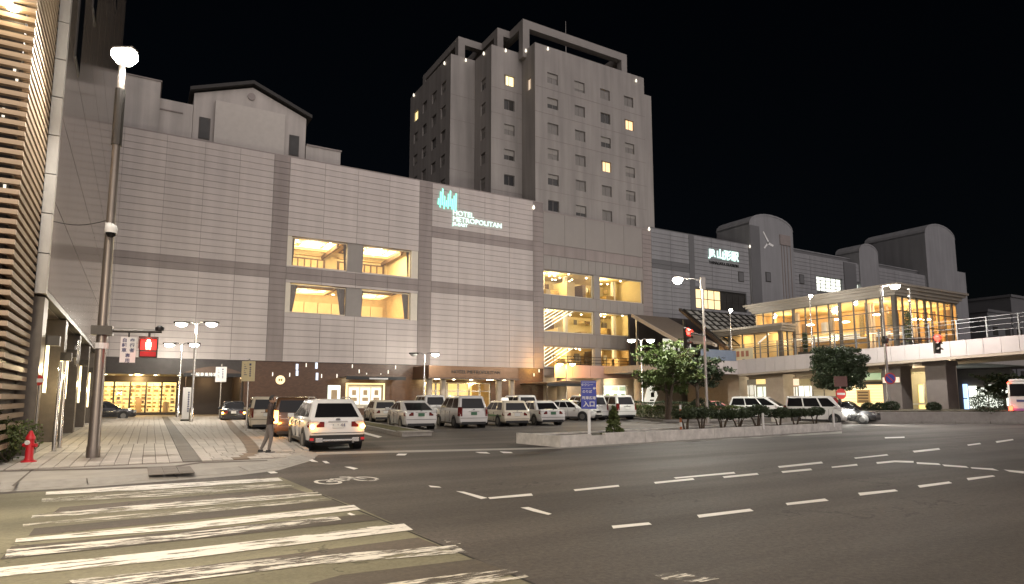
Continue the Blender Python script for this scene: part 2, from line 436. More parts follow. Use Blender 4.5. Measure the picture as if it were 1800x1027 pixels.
WARM = (1, .80, .46); NEUT = (1, .92, .78); SOD = (1, .48, .10)
# ================================================================ SETTING: ground, pavement, road paint
road = setp(MB().box((-300, -150, -.6), (500, 500, 0)).build('road', M['asphalt']), kind='structure')

def sheet(name, pix, z, m, parent=road, thick=None):
    P = [G(x, y) for x, y in pix]
    b = MB().poly([(p.x, p.y, z) for p in P])
    return b.build(name, m, parent)
sheet('crossing_coating', [(-60, 875), (20, 868), (492, 839), (548, 862), (632, 894), (722, 934), (815, 975), (945, 1032), (1040, 1075), (-200, 1075)], .004, M['green'])
for q in [[(105, 893), (512, 858), (540, 867), (92, 904)], [(60, 930), (585, 880), (605, 889), (50, 943)], [(20, 962), (640, 905), (668, 915), (0, 985)],
          [(-20, 1045), (735, 946), (775, 962), (300, 1027), (60, 1062)], [(600, 1012), (835, 984), (905, 1010), (640, 1062), (420, 1062)]]:
    sheet('bare_strip', q, .008, M['greydk'])
STR = [([(81, 866), (250, 854), (489, 841), (497, 846), (262, 862), (80, 871)], 'paint'),
       ([(74, 878), (290, 862), (500, 851), (517, 856), (280, 874), (72, 884)], 'paint_bad'),
       ([(58, 906), (300, 884), (558, 866), (567, 872), (310, 894), (54, 913)], 'paint_mid'),
       ([(40, 921), (310, 899), (580, 876), (586, 880), (300, 907), (40, 927)], 'paint_bad'),
       ([(28, 949), (330, 921), (622, 889), (634, 897), (340, 931), (26, 955)], 'paint'),
       ([(12, 968), (300, 941), (590, 908), (600, 915), (300, 953), (8, 983)], 'paint_mid'),
       ([(-30, 1003), (330, 966), (710, 922), (726, 933), (330, 983), (-40, 1020)], 'paint'),
       ([(120, 1022), (480, 984), (800, 960), (822, 973), (540, 996), (150, 1045)], 'paint_mid'),
       ([(500, 1052), (800, 1012), (900, 1002), (930, 1016), (700, 1060)], 'paint_bad')]
for pts, k in STR:
    sheet('crosswalk_stripe', pts, .012, M[k])
DASH = [[(1075, 925), (1140, 919), (1146, 923), (1078, 930)], [(1225, 906), (1318, 895), (1325, 899), (1229, 911)], [(1381, 885), (1450, 877), (1457, 881), (1384, 889)],
        [(1508, 867), (1573, 861), (1579, 864), (1512, 872)], [(1613, 854), (1668, 847), (1674, 850), (1617, 858)], [(1699, 841), (1745, 836), (1750, 838), (1702, 845)],
        [(1008, 861), (1087, 853), (1089, 856), (1011, 864)], [(858, 875), (934, 868), (937, 872), (861, 878)], [(1149, 848), (1218, 841), (1221, 844), (1152, 851)],
        [(1184, 840), (1290, 830), (1293, 833), (1188, 842)], [(1270, 838), (1331, 832), (1334, 835), (1273, 841)], [(1367, 820), (1444, 812), (1447, 815), (1370, 823)],
        [(1373, 829), (1425, 824), (1428, 827), (1376, 832)], [(1461, 821), (1506, 816), (1508, 819), (1463, 823)], [(1501, 805), (1559, 799), (1562, 801), (1504, 807)],
        [(1604, 793), (1650, 788), (1653, 791), (1607, 796)], [(1700, 782), (1722, 779), (1725, 781), (1702, 784)], [(1750, 776), (1780, 772), (1782, 774), (1752, 779)],
        [(1540, 813), (1572, 810), (1606, 811), (1606, 814), (1573, 813), (1542, 816)], [(1611, 813), (1650, 815), (1654, 818), (1612, 816)], [(1656, 817), (1698, 820), (1703, 823), (1660, 820)],
        [(1706, 822), (1745, 824), (1756, 828), (1708, 824)], [(1764, 826), (1800, 829), (1800, 833), (1775, 830)],
        [(753, 854), (772, 856), (776, 858), (757, 857)], [(801, 864), (816, 865), (857, 876), (846, 878), (824, 871)], [(915, 893), (929, 892), (970, 904), (964, 906), (938, 900)],
        [(576, 787), (625, 783), (629, 786), (580, 790)], [(536, 806), (548, 807), (560, 813), (548, 812)], [(566, 811), (574, 811), (580, 815), (572, 815)], [(605, 821), (616, 821), (630, 824), (622, 826)],
        [(470, 830), (482, 829), (489, 832), (476, 833)], 
        [(632, 761), (641, 760), (672, 768), (665, 770)], [(835, 795), (855, 795), (862, 798), (843, 797)], [(878, 794), (898, 795), (902, 797), (885, 797)], [(700, 798), (716, 798), (712, 801), (696, 801)],
        [(615, 902), (632, 909), (628, 911), (610, 904)], [(1555, 769), (1590, 768), (1590, 770), (1556, 771)]]
for q in DASH:
    sheet('lane_marking', q, .006, M['paint_new'])
sheet('worn_patch', [(1150, 1012), (1190, 1005), (1225, 1014), (1265, 1018), (1235, 1024), (1180, 1026)], .006, M['paint_bad'])
sheet('worn_patch', [(640, 925), (665, 926), (680, 932), (650, 932)], .006, M['paint_bad'])
sheet('worn_patch', [(780, 950), (806, 950), (810, 957), (788, 958)], .006, M['paint_bad'])
sheet('seam', [(548, 864), (552, 864), (950, 1031), (944, 1032)], .0075, mat('dark_seam', (.02, .018, .016), .8))
sheet('gutter', [(0, 866), (150, 857), (300, 846), (420, 836), (490, 827), (545, 811), (560, 800), (620, 798), (985, 789), (1480, 762), (1480, 758), (985, 786.5), (620, 794), (556, 795), (538, 806), (480, 822), (420, 829), (300, 839), (150, 850), (0, 858)], .004, M['kerb'])
# bicycle symbol on the road
bk = MB(); c0 = G(610, 845); ux = Vector((cos(rad(8)), sin(rad(8)), 0)); uy = Vector((-sin(rad(8)), cos(rad(8)), 0))
def bpt(a, b): p = c0+ux*a+uy*b; return (p.x, p.y, .006)
def ring(cx, r0, r1, sx=.62):
    n = 18
    for i in range(n):
        a, b = 2*pi*i/n, 2*pi*(i+1)/n
        bk.poly([bpt(cx+r0*sx*cos(a), r0*sin(a)), bpt(cx+r1*sx*cos(a), r1*sin(a)), bpt(cx+r1*sx*cos(b), r1*sin(b)), bpt(cx+r0*sx*cos(b), r0*sin(b))])
ring(-.42, .30, .42); ring(.42, .30, .42)
def seg(a, b, t=.045):
    a, b = Vector(a), Vector(b); n = (b-a).normalized().orthogonal()*t
    bk.poly([bpt(*(a+n)), bpt(*(b+n)), bpt(*(b-n)), bpt(*(a-n))])
seg((-.42, 0), (-.15, .42)); seg((-.15, .42), (.28, .38)); seg((.28, .38), (0, .0)); seg((0, 0), (-.42, 0)); seg((0, 0), (-.15, .5)); seg((.42, 0), (.25, .6)); seg((.25, .6), (.1, .62))
bk.build('bicycle_symbol', M['paint'], road)

# ---- pavement
SW = [(-60, 16), (-2.2, 16.0), (-.8, 16.0), (.75, 16.35), (2.2, 16.85), (3.15, 17.6), (4.15, 19.2), (4.62, 20.9), (4.95, 24), (5.3, 28), (5.9, 36), (6.9, 47), (7.6, 56), (8.2, 63), (8.2, 74), (-60, 74)]
pave = setp(MB().prism(SW, -.3, .10).build('pavement', M['slab']), kind='structure')
def off(P, d):
    out = []
    for i, p in enumerate(P):
        a = Vector(P[max(0, i-1)]); b = Vector(P[min(len(P)-1, i+1)]); t = (b-a).normalized(); out.append((p[0]+t.y*d, p[1]-t.x*d))
    return out
KL = SW[1:14]; KO = off(KL, .16)
for i in range(len(KL)-1):
    a, b, c, d = Vector(KL[i]), Vector(KL[i+1]), Vector(KO[i+1]), Vector(KO[i])
    n = max(1, round((b-a).length/1.2))
    for k in range(n):
        if i > 7 and k % 2: pass
        s, e = k/n+.008, (k+1)/n-.008
        if i > 5:
            MB().prism([a.lerp(b, s), a.lerp(b, e), d.lerp(c, e), d.lerp(c, s)], -.05, .145).build('kerb_stone', M['kerb'], pave)
        else:       # dropped kerb: a flat ramp down to the road
            i0, i1, o0, o1 = a.lerp(b, s), a.lerp(b, e), d.lerp(c, s), d.lerp(c, e); o0 = i0+(o0-i0)*2.6; o1 = i1+(o1-i1)*2.6
            MB().poly([(i0.x, i0.y, .102), (i1.x, i1.y, .102), (o1.x, o1.y, .012), (o0.x, o0.y, .012), (i0.x, i0.y, -.1), (i1.x, i1.y, -.1), (o1.x, o1.y, -.1), (o0.x, o0.y, -.1)], None, [(0, 1, 2, 3), (7, 6, 5, 4), (0, 4, 5, 1), (3, 2, 6, 7), (1, 5, 6, 2), (0, 3, 7, 4)]).build('kerb_stone', M['kerb'], pave)
def kerb_x(y):
    for (xa, ya), (xb, yb) in zip(SW[1:13], SW[2:14]):
        if ya <= y <= yb and yb > ya: return xa+(xb-xa)*(y-ya)/(yb-ya)
    return 5
MB().box((-2.55, 18.55, .101), (3.0, 62.5, .104)).build('paver_bed', M['joint'], pave)
MB().poly([(3.0, 18.55, .104), (kerb_x(18.6)-.35, 18.55, .104), (kerb_x(21)-.25, 21, .104), (kerb_x(28)-.25, 28, .104), (kerb_x(47)-.3, 47, .104), (kerb_x(62)-.3, 62.5, .104), (3.0, 62.5, .104)]).build('paver_bed', M['joint'], pave)
PV = []
yy = 18.6; r = 0
sa, sb_ = G(338, 812, .1), G(292, 737, .1)
while yy < 62:
    yc = yy+.3; s1 = sa.x+(sb_.x-sa.x)*(yc-sa.y)/(sb_.y-sa.y); kx = kerb_x(yc); s2 = kx-1.45
    segs = [(-2.5, s1-.22, 'paver'), (s1-.22, s1+.22, 'paver_dk'), (s1+.22, s2-.2, 'paver'), (s2-.2, s2+.2, 'paver_br'), (s2+.2, kx-.30, 'paver')]
    for x0, x1, m in segs:
        if x1-x0 < .1: continue
        n = max(1, round((x1-x0)/.3)); wd = (x1-x0)/n
        if m != 'paver': n, wd = 1, x1-x0
        for i in range(n): PV.append(((x0+wd*(i+.5), yc, .112), (wd-.018, .582, .03), M[m]))
    yy += .6; r += 1
pieces('paver', pave, PV, 'paver_field')
def inside(P, x, y):
    c = False
    for (xa, ya), (xb, yb) in zip(P, P[1:]+P[:1]):
        if (ya > y) != (yb > y) and x < xa+(xb-xa)*(y-ya)/(yb-ya): c = not c
    return c
TP = []
QS = [[(p.x, p.y) for p in (G(x, y, .1) for x, y in q)] for q in ([(255, 822), (330, 820), (352, 838), (275, 842)], [(113, 845), (255, 842), (258, 848), (112, 851)], [(320, 838), (390, 827), (392, 831), (325, 842)])]
for ix in range(-10, 30):
    for iy in range(0, 14):
        x, y = ix*.3+.15, 15.9+iy*.3+.15
        if any(inside(q, x, y) for q in QS): TP.append(((x, y, .108), (.29, .29, .016)))
for c, d in TP: piece('tactile_tile', pave, c, d, M['paver_dk'])
for q in ([(0, 827.5), (300, 820), (352, 812.5), (470, 809), (470, 810.5), (352, 815), (300, 823), (0, 830)], [(20, 855), (65, 818), (68, 818), (25, 855)]):
    P = [G(x, y, .1) for x, y in q]
    MB().poly([(p.x, p.y, .1045) for p in P]).build('slab_joint', M['joint'], pave)

# ================================================================ HOTEL PODIUM
YF = 63.
hotel = thing('hotel_building', 'pale panelled hotel block with two lit banquet windows and dark bands', 'hotel', (20, YF, 0))
HZ0, HZ1 = 5.15, 25.2
PIL = [(10.15, 11.65), (25.2, 26.7), (39.7, 41.2), (56.9, 58.5)]
WA, WB = (11.7, 25.15, 14.4, 17.35), (11.7, 25.15, 9.86, 12.76)
BAYW = [(41.25, 56.85, 14.05, 17.05), (41.25, 56.85, 9.55, 12.4), (41.25, 56.85, 5.3, 7.85)]
b = MB(); wall_cells(b, -6, 41.2, HZ0, HZ1, [WA, WB], YF+.06, YF+.5); b.build('wall', M['backing'], hotel, True)
b = MB(); wall_cells(b, 41.2, 58.5, HZ0, 24.15, BAYW, YF+.06, YF+.5); b.build('wall', M['backing'], hotel, True)
b = MB(); b.box((-6, YF+.02, HZ1), (41.2, YF+.6, HZ1+.12)); b.box((41.2, YF+.02, 24.15), (58.5, YF+.6, 24.27)); b.build('coping', M['panel_dk'], hotel, True)
MB().box((-6, YF+.5, HZ1-1.2), (58.5, YF+40, HZ1-1.1)).build('roof', M['tile_roof'], hotel, True)
b = MB(); b.box((-6, YF+.5, 0), (-5.8, YF+30, HZ1-1.2)); b.build('side_wall', M['panel_dk'], hotel, True)
cols = [(-5.6, -2.3), (-2.3, 1.0), (1.0, 4.1), (4.1, 7.1), (7.1, 10.15)]
for (a, b_), n in (((11.65, 25.2), 4), ((26.7, 39.7), 4)):
    cols += [(a+(b_-a)*i/n, a+(b_-a)*(i+1)/n) for i in range(n)]
nr = 33; ph = (HZ1-HZ0)/nr
def overl(x0, x1, z0, z1, hs): return any(x0 < h[1]-.05 and x1 > h[0]+.05 and z0 < h[3]-.02 and z1 > h[2]+.02 for h in hs)
PL = []
JT = .036
def addp(x0, x1, z0, z1, m, y=YF):
    PL.append((((x0+x1)/2, y+.02, (z0+z1)/2), (x1-x0-JT*.7, .08, z1-z0-JT), m))
for k in range(nr):
    z0, z1 = HZ0+k*ph, HZ0+(k+1)*ph; zc = (z0+z1)/2
    for x0, x1 in cols:
        band = 12.95 < zc < 14.2 or (x0 > 26 and 18.9 < zc < 20.35)
        m = M['panel_dk'] if band else M['panel']
        segs = [(z0, z1)]
        for h in (WA, WB):
            if x0 < h[1]-.05 and x1 > h[0]+.05:
                n = []
                for a, c in segs:
                    if c <= h[2] or a >= h[3]: n.append((a, c))
                    else:
                        if h[2]-a > .1: n.append((a, h[2]))
                        if c-h[3] > .1: n.append((h[3], c))
                segs = n
        for a, c in segs: addp(x0, x1, a, c, m)
    for x0, x1 in PIL[:3]:
        if x0 < 39 or z1 < 24.3: addp(x0, x1, z0, z1, M['panel_dk'])
    if z1 < 24.4: addp(*PIL[3], z0, z1, M['panel_dk'])
pieces('panel', hotel, PL, 'panel_field')
# panels of the bay with three window rows
GP = []
for z0, z1, m, n in ((20.25, 24.15, 'panel_grey', 5), (18.85, 20.2, 'panel_dk', 5), (17.1, 18.8, 'panel_grey', 14), (12.45, 14.0, 'panel_grey', 14), (7.9, 9.5, 'panel_grey', 14)):
    for i in range(n):
        x0 = 41.2+15.7*i/n; x1 = 41.2+15.7*(i+1)/n
        GP.append((((x0+x1)/2, YF+.025, (z0+z1)/2), (x1-x0-.03, .07, z1-z0-.03), M[m]))
for c, d, m in GP: piece('spandrel_panel', hotel, c, d, m)

def room(parent, x0, x1, z0, z1, dep, wallm, y=YF+.5, up=1.5):
    b = MB(); y1 = y+dep
    b.box((x0-.1, y1, z0-.6), (x1+.1, y1+.1, z1+up), wallm); b.box((x0-.2, y, z0-.6), (x0-.1, y1, z1+up), wallm); b.box((x1+.1, y, z0-.6), (x1+.2, y1, z1+up), wallm)
    b.box((x0-.2, y, z0-.7), (x1+.2, y1+.1, z0-.6), M['roomdk']); b.box((x0-.2, y, z1+up), (x1+.2, y1+.1, z1+up+.1), M['room'])
    return b.build('room', wallm, parent, True)
def window_set(parent, H, piers, frame, glz=True, y=YF+.28):
    x0, x1, z0, z1 = H
    b = MB(); t = .09
    xs = [x0]+[v for p in piers for v in p]+[x1]
    for i in range(0, len(xs), 2):
        a, c = xs[i], xs[i+1]
        b = MB(); b.box((a, y, z0), (a+t, y+.1, z1)); b.box((c-t, y, z0), (c, y+.1, z1)); b.box((a+t, y, z0), (c-t, y+.1, z0+t)); b.box((a+t, y, z1-t), (c-t, y+.1, z1))
        f = b.build('window', frame, parent, True)
        MB().box((a+t, y+.04, z0+t), (c-t, y+.055, z1-t)).build('pane', M['glass'], f, True)
# ---- banquet hall, upper row
room(hotel, 12, 24.9, 14.4, 17.35, 9, M['room'], up=.95)
window_set(hotel, (12.1, 24.4, 14.45, 17.3), [(17.6, 19.1)], M['cream'])
MB().box((17.55, YF+.1, 14.4), (19.15, YF+.5, 17.35)).build('window_pier', M['panel_grey'], hotel, True)
for H in (WA, WB):
    b = MB(); b.box((H[0]-.02, YF+.05, H[2]), (12.1, YF+.5, H[3])); b.box((24.4, YF+.05, H[2]), (25.17, YF+.5, H[3]))
    b.build('window_reveal', M['cream'], hotel, True)
def coffer(x0, x1, y0, y1, z, parent=hotel, e='e_ceil'):
    b = MB()
    b.box((x0, y0, z-.02), (x1, y1, z+.02), M[e])
    for a in ((x0-.25, y0-.25, x1+.25, y0), (x0-.25, y1, x1+.25, y1+.25), (x0-.25, y0, x0, y1), (x1, y0, x1+.25, y1)):
        b.box((a[0], a[1], z-.28), (a[2], a[3], z+.02), M['room_or'])
    mx, my = (x1-x0)*.2, (y1-y0)*.22
    b.box((x0+mx, y0+my, z-.16), (x1-mx, y1-my, z-.03), M['room'])
    for k in range(1, 3): b.box((x0+mx+.2*k, y0+my+.2*k, z-.16-.05*k), (x1-mx-.2*k, y1-my-.2*k, z-.16-.05*(k-1)), M['room_or' if k == 1 else 'e_ceil'])
    for a in ((x0-.7, y0-.7, x1+.7, y0-.55), (x0-.7, y1+.55, x1+.7, y1+.7), (x0-.7, y0-.55, x0-.55, y1+.55), (x1+.55, y0-.55, x1+.7, y1+.55)):
        b.box((a[0], a[1], z-.1), (a[2], a[3], z+.02), M['roomdk'])
    return b.build('ceiling_cove', None, parent, True)
for x0, x1 in ((12.6, 17.4), (19.4, 24.2)):
    coffer(x0, x1, YF+3, YF+7.2, 18.05)
b = MB()
for x0, x1 in ((12.3, 17.6), (19.0, 24.6)):
    b.box((x0, YF+9.3, 13.9), (x1, YF+9.42, 17.35), M['roomdk'])
    for k in range(7): b.box((x0+.2+k*(x1-x0-.3)/7, YF+9.2, 13.9), (x0+.75+k*(x1-x0-.3)/7, YF+9.3, 17.15), M['room_or'])
    b.box((x0, YF+9.0, 17.6), (x1, YF+9.4, 17.8), M['room_or'])
    b.box((x0+.5, YF+6.8, 13.9), (x0+1.0, YF+7.2, 17.9), M['room_or'])
    b.box((x1-.5, YF+2.5, 17.3), (x1-.3, YF+9.2, 17.7), M['roomdk'])
b.build('wall_panelling', None, hotel, True)
b = MB()
for i in range(26):
    b.lathe([(.04, 0), (.09, .05), (.04, .1)], 6, (12.8+random.random()*11.3, YF+2+random.random()*4.5, 17.95-random.random()*.4))
b.build('chandelier', M['e_down'], hotel, True)
def curtain(x0, x1, z0, z1, parent=hotel, y=YF+.65, pull=.5, side=1):
    b = MB(); n = 10; top = []; bot = []
    for i in range(n+1):
        t = i/n; yy_ = y+.06*(i % 2)
        top.append((x0+(x1-x0)*t, yy_, z1)); bot.append((x0+(x1-x0)*(t*(1-pull) if side > 0 else pull+t*(1-pull)), yy_, z0))
    for i in range(n): b.poly([bot[i], bot[i+1], top[i+1], top[i]])
    b.build('curtain', M['curtain'], parent, True)
for z0, z1 in ((14.45, 17.3),):
    curtain(12.2, 12.5, z0, z1); curtain(17.25, 17.55, z0, z1, side=-1); curtain(19.15, 19.4, z0, z1); curtain(24.05, 24.35, z0, z1, side=-1)
lamp(hotel, Vector((15, YF+4, 17.0))-accum(hotel), 900, WARM, 'POINT', radius=.8, name='room_light'); lamp(hotel, Vector((21.8, YF+4, 17.0))-accum(hotel), 900, WARM, 'POINT', radius=.8, name='room_light')
# ---- banquet hall, lower row
room(hotel, 12, 24.9, 9.86, 12.76, 9, M['room_or'], up=.55)
window_set(hotel, (12.1, 24.4, 9.9, 12.7), [(17.6, 19.1)], M['cream'])
MB().box((17.55, YF+.1, 9.86), (19.15, YF+.5, 12.76)).build('window_pier', M['panel_grey'], hotel, True)
for x0, x1 in ((12.9, 16.8), (19.6, 23.2)):
    coffer(x0, x1, YF+3.4, YF+6.6, 13.1, e='e_ceil')
b = MB()
for k in range(8):
    x = 12.4+k*1.52
    b.box((x, YF+9.25, 9.3), (x+1.44, YF+9.4, 12.35), M['room'])
b.build('wall_panelling', None, hotel, True)
b = MB()
for i in range(15):
    b.lathe([(.02, 0), (.13, .03), (.13, .06)], 8, (12.5+i*.84, YF+(8.4 if i % 2 else 5.2 + (i % 4)*.6), 13.2))
for s in range(8): b.lathe([(.02, 0), (.07, .05), (.02, .12)], 6, (14.2+.25*s, YF+4.8, 12.75+.08*(s % 3)))
b.build('downlights', M['e_down'], hotel, True).name = 'downlight'
for z0, z1 in ((9.9, 12.7),):
    curtain(12.15, 12.9, z0, z1, pull=.6); curtain(16.7, 17.55, z0, z1, side=-1); curtain(19.15, 19.45, z0, z1); curtain(23.6, 24.35, z0, z1, side=-1)
lamp(hotel, Vector((14.5, YF+5, 12.3))-accum(hotel), 600, WARM, 'POINT', radius=.8, name='room_light'); lamp(hotel, Vector((21.5, YF+5, 12.3))-accum(hotel), 600, WARM, 'POINT', radius=.8, name='room_light')
b = MB()
for x in (13.2, 15.2, 20.2, 22.2): b.lathe([(.05, 0), (.12, .1), (.02, .14)], 8, (x, YF+.3, 12.55))
# ---- three rows by the escalator
for (x0, x1, z0, z1), wm in zip(BAYW, ('room', 'room', 'room_or')):
    room(hotel, x0, x1, z0, z1, 8, M[wm], up=.45)
    right = [(48.7, 49.7)] if z0 != 9.55 else [(48.7, 49.7), (54.4, 56.85-.01)]
    window_set(hotel, (x0+.02, x1-.02, z0+.02, z1-.02), [(48.7, 49.7)], M['cream'])
    b = MB(); b.box((48.72, YF+.02, z0), (49.68, YF+.5, z1)); b.build('window_pier', M['panel_grey'], hotel, True)
    if z0 == 9.55: MB().box((54.5, YF+.1, z0+.05), (56.8, YF+.25, z1-.05)).build('blank_panel', M['panel_grey'], hotel, True)
    b = MB()
    for i in range(26):
        b.lathe([(.03, 0), (.12, .05), (.10, .10)], 8, (41.9+random.random()*14.5, YF+2.5+random.random()*5, z1+.33))
    b.build('downlight', M['e_down'], hotel, True)
    for x in (45, 53): lamp(hotel, Vector((x, YF+3.5, z1-.1))-accum(hotel), 330, (1, .80, .42), 'POINT', radius=.6, name='room_light')
    b = MB()
    for i in range(9):
        x = 42+i*1.65
        if 48 < x < 49.8: continue
        h = random.choice((1.3, 1.6, .9, 2.6)); b.box((x, YF+3+random.random()*3, z0-.55), (x+random.uniform(.5, 1.4), YF+6.4, z0+h), M[random.choice(('roomdk', 'room_or', 'shopstuff', 'room'))])
    b.box((41.3, YF+7.9, z0+1.3), (48, YF+8.4, z0+2.0), M['roomdk'])
    for i in range(14):
        x = 41.8+i*1.08; yy_ = YF+6.6+random.random()
        if 48.2 < x < 50: continue
        b.box((x, yy_, z1-.55-random.random()*.8), (x+random.uniform(.3, .9), yy_+.08, z1-.2), M[random.choice(('cream', 'roomdk', 'room_or', 'curtain'))])
    for x in (43.6, 47.2, 51.8, 55.2): b.box((x, YF+4.2, z0-.5), (x+.45, YF+4.65, z1+.4), M['cream'])
    b.build('furniture', None, hotel, True)
# escalator flights behind the glass
for zb in (4.6, 9.2):
    e = MB()
    for k in range(6):
        off_ = k*.38
        e.poly([(41.3, YF+1.5+off_, zb+.2+off_*.9), (47.2, YF+1.5+off_, zb+3.6+off_*.9), (47.2, YF+1.5+off_, zb+3.7+off_*.9), (41.3, YF+1.5+off_, zb+.3+off_*.9),
                (41.3, YF+1.65+off_, zb+.2+off_*.9), (47.2, YF+1.65+off_, zb+3.6+off_*.9), (47.2, YF+1.65+off_, zb+3.7+off_*.9), (41.3, YF+1.65+off_, zb+.3+off_*.9)], None, [(0, 1, 2, 3), (4, 7, 6, 5), (0, 4, 5, 1), (3, 2, 6, 7)])
    e.build('escalator_strip', M['e_fam'], hotel, True)
# ---- ground floor: brown tile wall, recess with the shop window, fascia
b = MB(); wall_cells(b, 8.4, 41.2, 0, HZ0-.02, [(17.9, 21.7, .7, 3.1), (26.2, 34.2, 0, 3.4)], YF+.2, YF+.6); b.build('tile_wall', M['brick'], hotel, True)
b = MB(); b.box((-6, YF+.08, 3.75), (8.4, YF+.5, HZ0-.02)); b.box((-6, YF+.5, 3.75), (8.4, YF+7, 3.85)); b.build('entrance_fascia', M['darkwall'], hotel, True)
b = MB(); b.box((3.3, YF+7, .0), (8.4, YF+7.3, 3.75)); b.box((8.2, YF+.6, 0), (8.4, YF+7, 3.75)); b.box((-6, YF+7, 3.35), (3.3, YF+7.3, 3.75)); b.build('recess_wall', M['darkwall'], hotel, True)
b = MB(); b.box((-4.5, YF+9, .1), (3.3, YF+9.1, 3.5), M['e_shop']); b.box((-4.5, YF+7.2, .1), (3.3, YF+9, .35), M['roomdk']); b.box((-4.5, YF+7.2, 3.4), (3.3, YF+9, 3.5), M['room']); b.build('shop_interior', None, hotel, True)
b = MB()
for i in range(15):
    x = -4.2+i*.5; y = YF+8.3
    b.box((x, y, .35), (x+.03, y+.03, 3.1), M['room_or'])
    for k in range(7):
        z = .45+k*.37; wd = random.uniform(.12, .44); h = random.uniform(.1, .3)
        b.box((x+.04, y-.3, z-.03), (x+.49, y+.1, z), M['room_or'])
        b.box((x+.05, y-.2, z), (x+.05+wd, y, z+h), M[random.choice(('shopstuff', 'shopstuff', 'room', 'room_or', 'roomdk', 'cream'))])
for x in (-2.3, -.1, 2.2): b.box((x, YF+7.6, .35), (x+.5, YF+7.9, random.uniform(1.2, 1.9)), M['room_or'])
lamp(hotel, Vector((-2, YF+7.6, 3.2))-accum(hotel), 60, (1, .75, .34), 'POINT', radius=.2, name='shop_light'); lamp(hotel, Vector((1.5, YF+7.6, 3.2))-accum(hotel), 60, (1, .75, .34), 'POINT', radius=.2, name='shop_light')
b.build('display_goods', None, hotel, True)
for i in range(6):
    x0, x1 = -4.5+i*1.3, -4.5+(i+1)*1.3
    b = MB(); y = YF+7.05
    b.box((x0, y, .15), (x0+.07, y+.1, 3.35)); b.box((x1-.07, y, .15), (x1, y+.1, 3.35)); b.box((x0+.07, y, .15), (x1-.07, y+.1, .3)); b.box((x0+.07, y, 3.2), (x1-.07, y+.1, 3.35)); b.box((x0+.07, y, 2.75), (x1-.07, y+.1, 2.82))
    f = b.build('shop_window', M['metal_dk'], hotel, True); MB().box((x0+.07, y+.04, .3), (x1-.07, y+.05, 2.75)).build('pane', M['glass'], f, True)
b = MB()
for x in (-2.5, -.6, 1.3, 3.2, 5.2, 7): b.lathe([(.02, 0), (.14, .02), (.14, .05)], 10, (x, YF+2.5, 3.72))
b.build('downlight', M['e_down'], hotel, True)
lamp(hotel, Vector((0, YF+5, 3.4))-accum(hotel), 420, (1, .64, .26), 'POINT', radius=.3, name='arcade_light')
lamp(hotel, Vector((6, YF+4, 3.4))-accum(hotel), 90, (1, .6, .3), 'POINT', radius=.3, name='arcade_light')
# slot lamps on the tile wall
for px, py in [(479, 658), (509, 659), (538, 642), (565, 661), (592, 661), (619, 644), (631, 653), (682, 654), (695, 646), (644, 659), (669, 660), (890, 651), (900, 659), (909, 665), (938, 659), (947, 652)]:
    p = onY(px, py, YF+.2)
    MB().cbox((p.x, YF+.14, p.z), (.06, .11, .36)).build('wall_slot_lamp', M['e_wallw'], hotel, True)
for px, py, h in [(522, 645, .55), (522, 656, .5), (556, 643, .6), (557, 662, .7)]:
    p = onY(px, py, YF+.2); MB().cbox((p.x, YF+.15, p.z), (.22, .06, h)).build('small_window', mat('lit_bluish_pane', (.7, .75, .9), .3, var=0, emit=(.75, .85, 1), es=.7), hotel, True)
# lit poster cases and the ticket window under the awning
b = MB(); b.box((17.95, YF+.45, .7), (21.65, YF+.5, 3.1), M['cream']); b.build('poster_niche', None, hotel, True)
b = MB(); b.box((17.8, YF+.05, .6), (17.95, YF+.2, 3.2)); b.box((21.65, YF+.05, .6), (21.8, YF+.2, 3.2)); b.box((17.95, YF+.05, 3.05), (21.65, YF+.2, 3.2)); b.build('niche_frame', M['e_shopy'], hotel, True)
for x0 in (18.2, 19.35, 20.5):
    f = MB().box((x0, YF+.3, 1.05), (x0+1.0, YF+.42, 2.75)).build('poster_case', M['e_white'], hotel, True)
    b = MB(); b.box((x0+.2, YF+.285, 1.4), (x0+.8, YF+.30, 1.75)); b.box((x0+.3, YF+.285, 2.0), (x0+.7, YF+.30, 2.5)); b.build('poster_print', mat('faded_print', (.55, .42, .28), .6), f, True)
f = MB().box((16.05, YF+.02, 1.15), (17.25, YF+.2, 2.95)).build('poster_case', M['e_fam'], hotel, True)
MB().box((16.35, YF+.005, 1.5), (16.95, YF+.02, 2.5)).build('poster_print', mat('faded_print', (.55, .42, .28), .6), f, True)
lamp(hotel, Vector((19.5, YF-.6, 2.9))-accum(hotel), 5, (1, .85, .5), 'POINT', radius=.4, name='case_light')
b = MB(); b.lathe([(.42, 0), (.42, .06)], 18); o = b.build('round_emblem', M['e_shopy'], hotel); p = onY(493, 668, YF+.1); o.location = Vector((p.x, YF+.17, p.z))-accum(hotel); o.rotation_euler = (pi/2, 0, 0)
b = MB(); b.box((-.17, -.12, .06), (-.06, .12, .08)); b.box((.06, -.12, .06), (.17, .12, .08)); b.box((-.06, -.03, .06), (.06, .03, .08)); b.build('emblem_mark', M['roomdk'], o)
